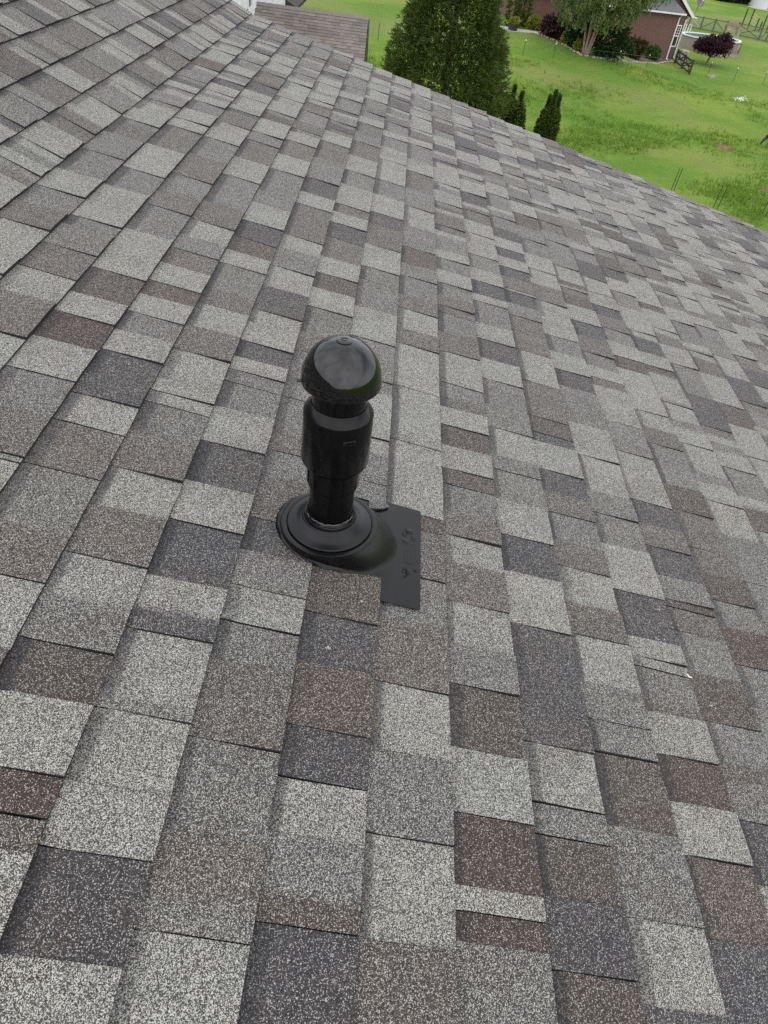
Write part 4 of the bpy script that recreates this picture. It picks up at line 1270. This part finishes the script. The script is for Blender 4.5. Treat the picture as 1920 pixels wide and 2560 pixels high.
for q in range(8):
    mb = MB(); mb.box(dk + WY * (-.55 + q * .16) + [0, 0, .35], (5.2, .145, .05), (WX, WY, UW)); dt.part('plank', mb, M['deck'])
mb = MB(); mb.box(dk - WY * .66 + [0, 0, .16], (5.2, .06, .32), (WX, WY, UW)); dt.part('skirt_board', mb, M['poolwall'])
for q in range(5):
    mb = MB(); mb.box(dk - WY * .56 + WX * (-2.5 + q * 1.25) + [0, 0, .85], (.1, .1, 1.0), (WX, WY, UW)); dt.part('post', mb, M['deck'])
for z in (.55, 1.32):
    mb = MB(); mb.box(dk - WY * .56 + [0, 0, z], (5.2, .05, .09), (WX, WY, UW)); dt.part('rail', mb, M['deck'])
for q in range(30):
    mb = MB(); mb.box(dk - WY * .56 + WX * (-2.5 + q * .17) + [0, 0, .93], (.04, .04, .72), (WX, WY, UW)); dt.part('baluster', mb, M['deck'])
gz = G(1818, 106)
gzt = Thing('pool_canopy', 'brown roofed lattice canopy standing behind the maple at the pool', 'canopy', gz)
for sx in (-1, 1):
    for sy in (-1, 1):
        mb = MB(); mb.box(gz + [sx * .75, sy * .75, .9], (.1, .1, 1.8)); gzt.part('post', mb, M['paleboard'])
mb = MB(); mb.lathe([(1.05, 1.75), (1.0, 1.85), (.6, 2.1), (.05, 2.2)], gz, None, 12); gzt.part('roof', mb, M['deck'])
mb = MB()
for q in range(9):
    for z_ in (0,): mb.bar(gz + [-.75 + q * .19, -.78, .1], gz + [-.75 + min(8, q + 2) * .19, -.78, 1.7], .05)
gzt.part('lattice', mb, M['paleboard'])
pd = [G(1828, 128), G(1847, 122), G(1842, 132), G(1835, 136)]
patch('stone_slab', pd, M['concrete'], .45)
patch('stone_slab', [G(1790, 140), G(1815, 142), G(1812, 149), G(1800, 147)], M['stone'], .25)
mp_ = G(1764, 162)
mt = Thing('maple_tree', 'small purple leaved maple with wide crown standing by the pool', 'tree', mp_)
rnd = random.Random(21)
mb = MB(); mb.tube([mp_, mp_ + [.15, 0, .7], mp_ + [.35, .05, 1.5]], [.11, .09, .08], 8)
for q in range(11):
    a = q * .57; e_ = mp_ + [.4 + math.cos(a) * 1.5, math.sin(a) * 1.5, 2.2 + rnd.uniform(-.2, .6)]
    mb.tube([mp_ + [.35, .05, 1.4], (mp_ + e_) / 2 + [.2, 0, .55], e_], [.05, .035, .012], 5)
mt.part('trunk', mb, M['bark'])
mb = MB()
for q in range(36):
    a = rnd.uniform(0, 6.3); r_ = math.sqrt(rnd.random()) * 1.75
    c_ = mp_ + [.45 + math.cos(a) * r_, math.sin(a) * r_, 1.25 + rnd.uniform(0, 1.75) * (1.1 - r_ / 2.2)]
    leaf_blob(mb, c_, (.75, .7, .42), 80, .2, .09, rnd, shell=.2, seed=q, droop=.3)
mt.part('crown', mb, M['maple'])
# meter box and dark bins at the house corner
mp2 = hc + WX * 1.6 - WY * .3
mb = MB(); mb.box(mp2 + [0, 0, .5], (.7, .6, 1.0), (WX, WY, UW)); mb.box(mp2 + [0, 0, 1.02], (.76, .66, .06), (WX, WY, UW))
ac = Thing('air_conditioner', 'grey air conditioner box standing at the corner of the brick house', 'air conditioner', mp2)
ac.part('casing', mb, M['concrete'])
mb = MB()
for z in np.arange(.12, .95, .1): mb.box(mp2 - WY * .305 + [0, 0, z], (.6, .02, .05), (WX, WY, UW))
ac.part('grille', mb, M['greywood'])

# ------------------------------------------------------------------ far white house, driveway, bushes
fw = at_z(1905, 22, 0)
fh = Thing('white_house', 'far white house at the top right corner of the field', 'house', fw)
mb = MB(); mb.box(fw + WY * 4 + WX * 8.2 + [0, 0, 2.2], (16, 8, 4.4), (WX, WY, UW)); fh.part('wall', mb, M['white'])
mb = MB(); c0 = fw + WX * 8.2 + WY * 4
slab(mb, c0 - WX * 8.4 - WY * 4.7 + [0, 0, 4.4], c0 + WX * 8.4 - WY * 4.7 + [0, 0, 4.4], c0 + WX * 8.4 + [0, 0, 7], c0 - WX * 8.4 + [0, 0, 7], .2)
slab(mb, c0 - WX * 8.4 + WY * 4.7 + [0, 0, 4.4], c0 + WX * 8.4 + WY * 4.7 + [0, 0, 4.4], c0 + WX * 8.4 + [0, 0, 7], c0 - WX * 8.4 + [0, 0, 7], .2)
fh.part('roof', mb, M['greyroof'])
for dx in (.6, 3.4, 6.2):
    mb = MB(); mb.box(fw + WX * dx - WY * 1.2 + [0, 0, 2.2], (.35, .35, 4.4), (WX, WY, UW)); fh.part('post', mb, M['deck'])
patch('driveway', [G(1868, 16), G(1890, 22), G(1925, 28), G(1960, 34), G(1960, 24), G(1890, 14)], M['concrete'], .03)
for i, (x, y, rx, rz, l) in enumerate(((1806, 3, 2.6, 1.6, 'dark hedge bush far up the field, left of the row'), (1828, 5, 2.6, 1.8, 'dark hedge bush far up the field, middle of the row'),
                                       (1850, 8, 2.4, 1.7, 'dark hedge bush far up the field, nearest the white house'))):
    shrub('hedge_bush', l, 'shrub', G(x, y), (rx, 1.6, rz), M['boxwood'], 200, .45, .25, 60 + i, group='far dark bushes by the white house')

# ------------------------------------------------------------------ horse
hp = G(1912, 367)


def skin_body(name, joints, bones, mat, parent, base, sub=2):
    me = bpy.data.meshes.new(name)
    me.from_pydata([tuple(np.array(j[0]) - base) for j in joints], bones, [])
    ob = bpy.data.objects.new(name, me); COL.objects.link(ob); ob.parent = parent
    md = ob.modifiers.new('skin', 'SKIN'); md.use_smooth_shade = True
    for i, j in enumerate(joints): me.skin_vertices[0].data[i].radius = (j[1], j[2] if len(j) > 2 else j[1])
    me.skin_vertices[0].data[0].use_root = True
    s_ = ob.modifiers.new('sub', 'SUBSURF'); s_.levels = sub; s_.render_levels = sub
    rm = ob.modifiers.new('remesh', 'REMESH'); rm.mode = 'VOXEL'; rm.voxel_size = .022; rm.use_smooth_shade = True
    sm = ob.modifiers.new('smooth', 'SMOOTH'); sm.factor = .5; sm.iterations = 4
    me.materials.append(mat); return ob


ht = Thing('horse', 'dark horse grazing head down at the right edge of the pasture', 'horse', hp)
HS = .94
HX = np.array([.97, .24, 0]); HY = np.array([-.24, .97, 0])


def hpt(x, y, z): return hp + HX * x * HS + HY * y * HS + np.array([0, 0, z * HS])


SP = [(2.02, 1.14, .15), (1.84, 1.17, .215), (1.48, 1.15, .225), (1.08, 1.10, .25), (.72, 1.11, .235), (.45, 1.15, .185), (.22, 1.06, .14),
      (-.03, .84, .105), (-.24, .62, .082), (-.33, .47, .088), (-.42, .27, .062), (-.475, .10, .048)]
J = [(hpt(x, 0, z), r_, r_ * 1.12) for x, z, r_ in SP]
bn = [(i, i + 1) for i in range(len(SP) - 1)]


def leg(J, bn, root, pts_):
    prev = root
    for (x, y, z, r_) in pts_:
        J.append((hpt(x, y, z), r_, r_)); bn.append((prev, len(J) - 1)); prev = len(J) - 1


leg(J, bn, 4, [(.44, -.13, .88, .095), (.14, -.13, .50, .050), (.10, -.13, .44, .043), (-.05, -.13, .13, .030), (-.10, -.13, .03, .045)])
leg(J, bn, 4, [(.56, .12, .86, .095), (.56, .13, .50, .050), (.55, .13, .44, .043), (.55, .13, .13, .030), (.51, .13, .03, .045)])
leg(J, bn, 1, [(1.84, -.13, .88, .13), (1.76, -.14, .72, .085), (1.95, -.14, .47, .048), (1.92, -.14, .13, .032), (1.87, -.14, .03, .046)])
leg(J, bn, 2, [(1.66, .13, .88, .13), (1.58, .14, .72, .085), (1.76, .14, .47, .048), (1.72, .14, .13, .032), (1.67, .14, .03, .046)])
skin_body('body', J, bn, M['horse'], ht.o, ht.b)
for sy in (-.055, .055):
    mb = MB(); mb.tube([hpt(-.20, sy, .66), hpt(-.24, sy * 1.5, .75), hpt(-.27, sy * 1.6, .80)], [.022, .03, .005], 6)
    ht.part('ear', mb, M['horse'])
mb = MB(); rnd = random.Random(4)
for q in range(90):
    f = rnd.random(); b_ = hpt(.30 - .50 * f, rnd.gauss(0, .02), 1.235 - .55 * f); mb.tube([b_, b_ + [rnd.gauss(0, .03), -.07 + rnd.gauss(0, .03), -.02 - .05 * rnd.random()], b_ + [rnd.gauss(0, .03), -.11, -.18]], [.02, .016, .004], 4)
ht.part('mane', mb, M['hair'])
mb = MB()
for q in range(22):
    o_ = rnd.gauss(0, .03); mb.tube([hpt(2.10, o_, 1.20), hpt(2.24, o_, 1.08), hpt(2.27 + rnd.gauss(0, .02), o_ * 1.6, .75), hpt(2.25 + rnd.gauss(0, .04), o_ * 2, .35)], [.025, .03, .028, .005], 5)
ht.part('tail', mb, M['hair'])

# ------------------------------------------------------------------ lower wing with brown roof, top left
DW = 28.0
zr = H + ray(780, 27)[2] * DW / math.hypot(*ray(780, 27)[:2])
ra, rb_ = at_z(641, 6, zr), at_z(921, 45, zr)
rx_ = rb_ - ra; rx_[2] = 0; RL = np.linalg.norm(rx_); rx_ /= RL
ry_ = np.array([rx_[1], -rx_[0], 0])                   # toward the camera
if ry_[1] > 0: ry_ = -ry_
ra = ra - rx_ * 1.4
RL += 1.4
pit = math.radians(27)
sl_ = ry_ * math.cos(pit) - UW * math.sin(pit)         # down the near slope
nn_ = ry_ * math.sin(pit) + UW * math.cos(pit)
SLN = 4.4
wg = Thing('garage_wing', 'lower wing with small brown shingled gable roof at the top left', 'building', (ra + rx_ * RL / 2) * [1, 1, 0])
mb = MB(); p0, p1 = ra, ra + rx_ * RL
back = -ry_ * math.cos(pit) - UW * math.sin(pit)
slab(mb, p0, p1, p1 + sl_ * SLN, p0 + sl_ * SLN, .10); slab(mb, p0, p1, p1 + back * SLN, p0 + back * SLN, .10)
M['brownshingle'] = simple('brown roof shingles', (.115, .085, .075), .92, .35, 6)


def tone_mat():
    m, nt, b = new_mat('brown shingle blend')
    g = N(nt, 'ShaderNodeNewGeometry')
    no = N(nt, 'ShaderNodeTexNoise', Scale=60.0, Detail=2); nt.links.new(g.outputs['Position'], no.inputs['Vector'])
    c1 = mix_c(nt, g.outputs['Random Per Island'], (.135, .113, .102), (.265, .225, .20))
    c2 = mix_c(nt, math_n(nt, 'MULTIPLY', no.outputs['Fac'], .5), c1, (.22, .19, .18))
    nt.links.new(c2, b.inputs['Base Color']); b.inputs['Roughness'].default_value = .92; return m


M['browntab'] = tone_mat()
rw = wg.part('roof', mb, M['asphalt'])
mb = MB(); rnd = random.Random(14)
nc = int(SLN / .145)
for c in range(nc):
    x = 0
    while x < RL:
        w_ = min(rnd.uniform(.12, .34), RL - x); th = rnd.choice((.006, .013))
        a_ = p0 + rx_ * x + sl_ * (c * .145); b_ = a_ + rx_ * (w_ - .002)
        q = [a_ + nn_ * .002, b_ + nn_ * .002, b_ + sl_ * .15 + nn_ * (.008 + th), a_ + sl_ * .15 + nn_ * (.008 + th), a_ + sl_ * .15 - nn_ * .002, b_ + sl_ * .15 - nn_ * .002]
        mb.add(q, [(0, 1, 2, 3), (3, 2, 5, 4), (1, 5, 2), (0, 3, 4)]); x += w_
shw = wg.part('shingles', mb, M['browntab'], rw); shw['kind'] = 'stuff'
for c in range(int(RL / .3)):
    mb = MB(); a_ = p0 + rx_ * (c * .3) + nn_ * .02
    for dr in (sl_, back):
        nrm = nn_ if dr is sl_ else (-ry_ * math.sin(pit) + UW * math.cos(pit))
        slab(mb, p0 + rx_ * c * .3 + UW * .035, p0 + rx_ * (c * .3 + .31) + UW * .028, p0 + rx_ * (c * .3 + .31) + dr * .15 + UW * .02, p0 + rx_ * c * .3 + dr * .15 + UW * .026, .015)
    wg.part('ridge_cap', mb, M['browntab'], rw)
mb = MB(); e1_ = p1 + rx_ * .03
mb.bar(e1_ - UW * .14, e1_ + sl_ * (SLN + .05) - UW * .14, .03, .22); mb.bar(e1_ - UW * .14, e1_ + back * SLN - UW * .14, .03, .22)
wg.part('rake_board', mb, M['darkwood'])
mb = MB(); lowp = p0 + sl_ * (SLN - .3); zt2 = lowp[2] - .1
hw = (SLN - .4) * math.cos(pit)
c0 = p0 + rx_ * (RL / 2 - .1)
mb.box((c0[0], c0[1], zt2 / 2), (RL - .5, hw * 2, zt2), (rx_, ry_, UW))
g_ = [p1 - rx_ * .36 + ry_ * hw, p1 - rx_ * .36 - ry_ * hw, p1 - rx_ * .36]
mb.add([(*g_[0][:2], zt2), (*g_[1][:2], zt2), (*g_[2][:2], zr - .12)], [(0, 1, 2), (2, 1, 0)])
wg.part('wall', mb, M['siding'])
# tall clapboard block that the wing's ridge runs into: its wall recedes along the view
wx0 = at_z(641, 6, zr)[0]
top_z = H + 3.0
y0_, y1_ = ra[1] - 7.5, at_dist(707, 13, 10)[1]
r_ = ray(707, 13); y1_ = r_[1] * (wx0 / r_[0]) if abs(r_[0]) > 1e-6 else 40
y1_ = min(max(y1_, ra[1] + 3), ra[1] + 22)
to_ = Thing('siding_house', 'white clapboard house wall with dark window rising beside the brown roof at top left', 'building', (wx0 - 3, (y0_ + y1_) / 2, 0))
mb = MB(); mb.box((wx0 - 3.5, (y0_ + y1_) / 2, top_z / 2), (7.0, y1_ - y0_, top_z)); body = to_.part('wall', mb, M['siding'])
for q in range(46):
    z = zr - 4.4 + q * .165
    mb = MB()
    mb.add([(wx0 + .004, y0_, z), (wx0 + .004, y1_, z), (wx0 + .004, y1_, z + .17), (wx0 + .004, y0_, z + .17), (wx0 + .026, y0_, z), (wx0 + .026, y1_, z)],
           [(4, 5, 2, 3), (0, 1, 5, 4), (0, 4, 3), (1, 2, 5)])
    to_.part('clapboard', mb, M['siding'], body)


def wall_y(x, y):
    r = ray(x, y); return r[1] * (wx0 / r[0]), H + r[2] * (wx0 / r[0])


ya, yb2 = wall_y(614, 6)[0], wall_y(624, 6)[0]
zb_ = wall_y(617, 19)[1]
mb = MB()
for yy in (ya, yb2): mb.box((wx0 + .05, yy, zb_ + .85), (.08, .14, 1.9))
for zz in (zb_ - .05, zb_ + .9, zb_ + 1.8): mb.box((wx0 + .052, (ya + yb2) / 2, zz), (.085, yb2 - ya + .14, .12))
w_o = to_.part('window', mb, M['white'])
mb = MB(); mb.box((wx0 + .035, (ya + yb2) / 2, zb_ + .87), (.03, yb2 - ya - .1, 1.75)); to_.part('pane', mb, M['darkglass'], w_o)
yc = wall_y(606, 6)[0]
mb = MB(); mb.box((wx0 + .05, yc, zr - .2), (.09, .5, 7.0)); to_.part('corner_trim', mb, M['white'])
mb = MB(); mb.box((wx0 + .05, y1_ - .1, zr - .5), (.08, .2, 7.0)); to_.part('corner_trim', mb, M['white'])
mb = MB(); ym = (y0_ + y1_) / 2
slab(mb, (wx0 + .4, y0_ - .4, top_z), (wx0 + .4, y1_ + .4, top_z), (wx0 - 3.5, y1_ + .4, top_z + 2), (wx0 - 3.5, y0_ - .4, top_z + 2), .15)
slab(mb, (wx0 - 7.4, y0_ - .4, top_z), (wx0 - 7.4, y1_ + .4, top_z), (wx0 - 3.5, y1_ + .4, top_z + 2), (wx0 - 3.5, y0_ - .4, top_z + 2), .15)
to_.part('roof', mb, M['greyroof'])
# lower block behind with a dark raking roof edge
pA, pB = at_dist(716, 0, y1_ + 2.0), at_dist(742, 19, y1_ + 2.0)
dR = (pB - pA) / np.linalg.norm(pB - pA)
bb = Thing('rear_building', 'white block with dark raking roof edge behind the brown roof', 'building', (pA[0], pA[1], 0))
apx = pA - dR * 2.2
mb = MB(); slab(mb, apx, pB, pB + [0, 5, 0], apx + [0, 5, 0], .22)
ml = apx + np.array([-(pB - apx)[0], 0, (pB - apx)[2]])
slab(mb, apx, ml, ml + [0, 5, 0], apx + [0, 5, 0], .22)
bb.part('roof', mb, M['darkwood'])
mb = MB(); we = pB - dR * .5
xr, xl = we[0], 2 * apx[0] - we[0]; zz = we[2] - .3; yf = pA[1] + .35
mb.add([(xl, yf, 0), (xr, yf, 0), (xr, yf, zz), (apx[0], yf, apx[2] - .3), (xl, yf, zz), (xl, yf + 4.4, 0), (xr, yf + 4.4, 0), (xr, yf + 4.4, zz), (apx[0], yf + 4.4, apx[2] - .3), (xl, yf + 4.4, zz)],
       [(0, 1, 2, 3, 4), (9, 8, 7, 6, 5), (1, 6, 7, 2), (0, 4, 9, 5)])
bb.part('wall', mb, M['siding'])
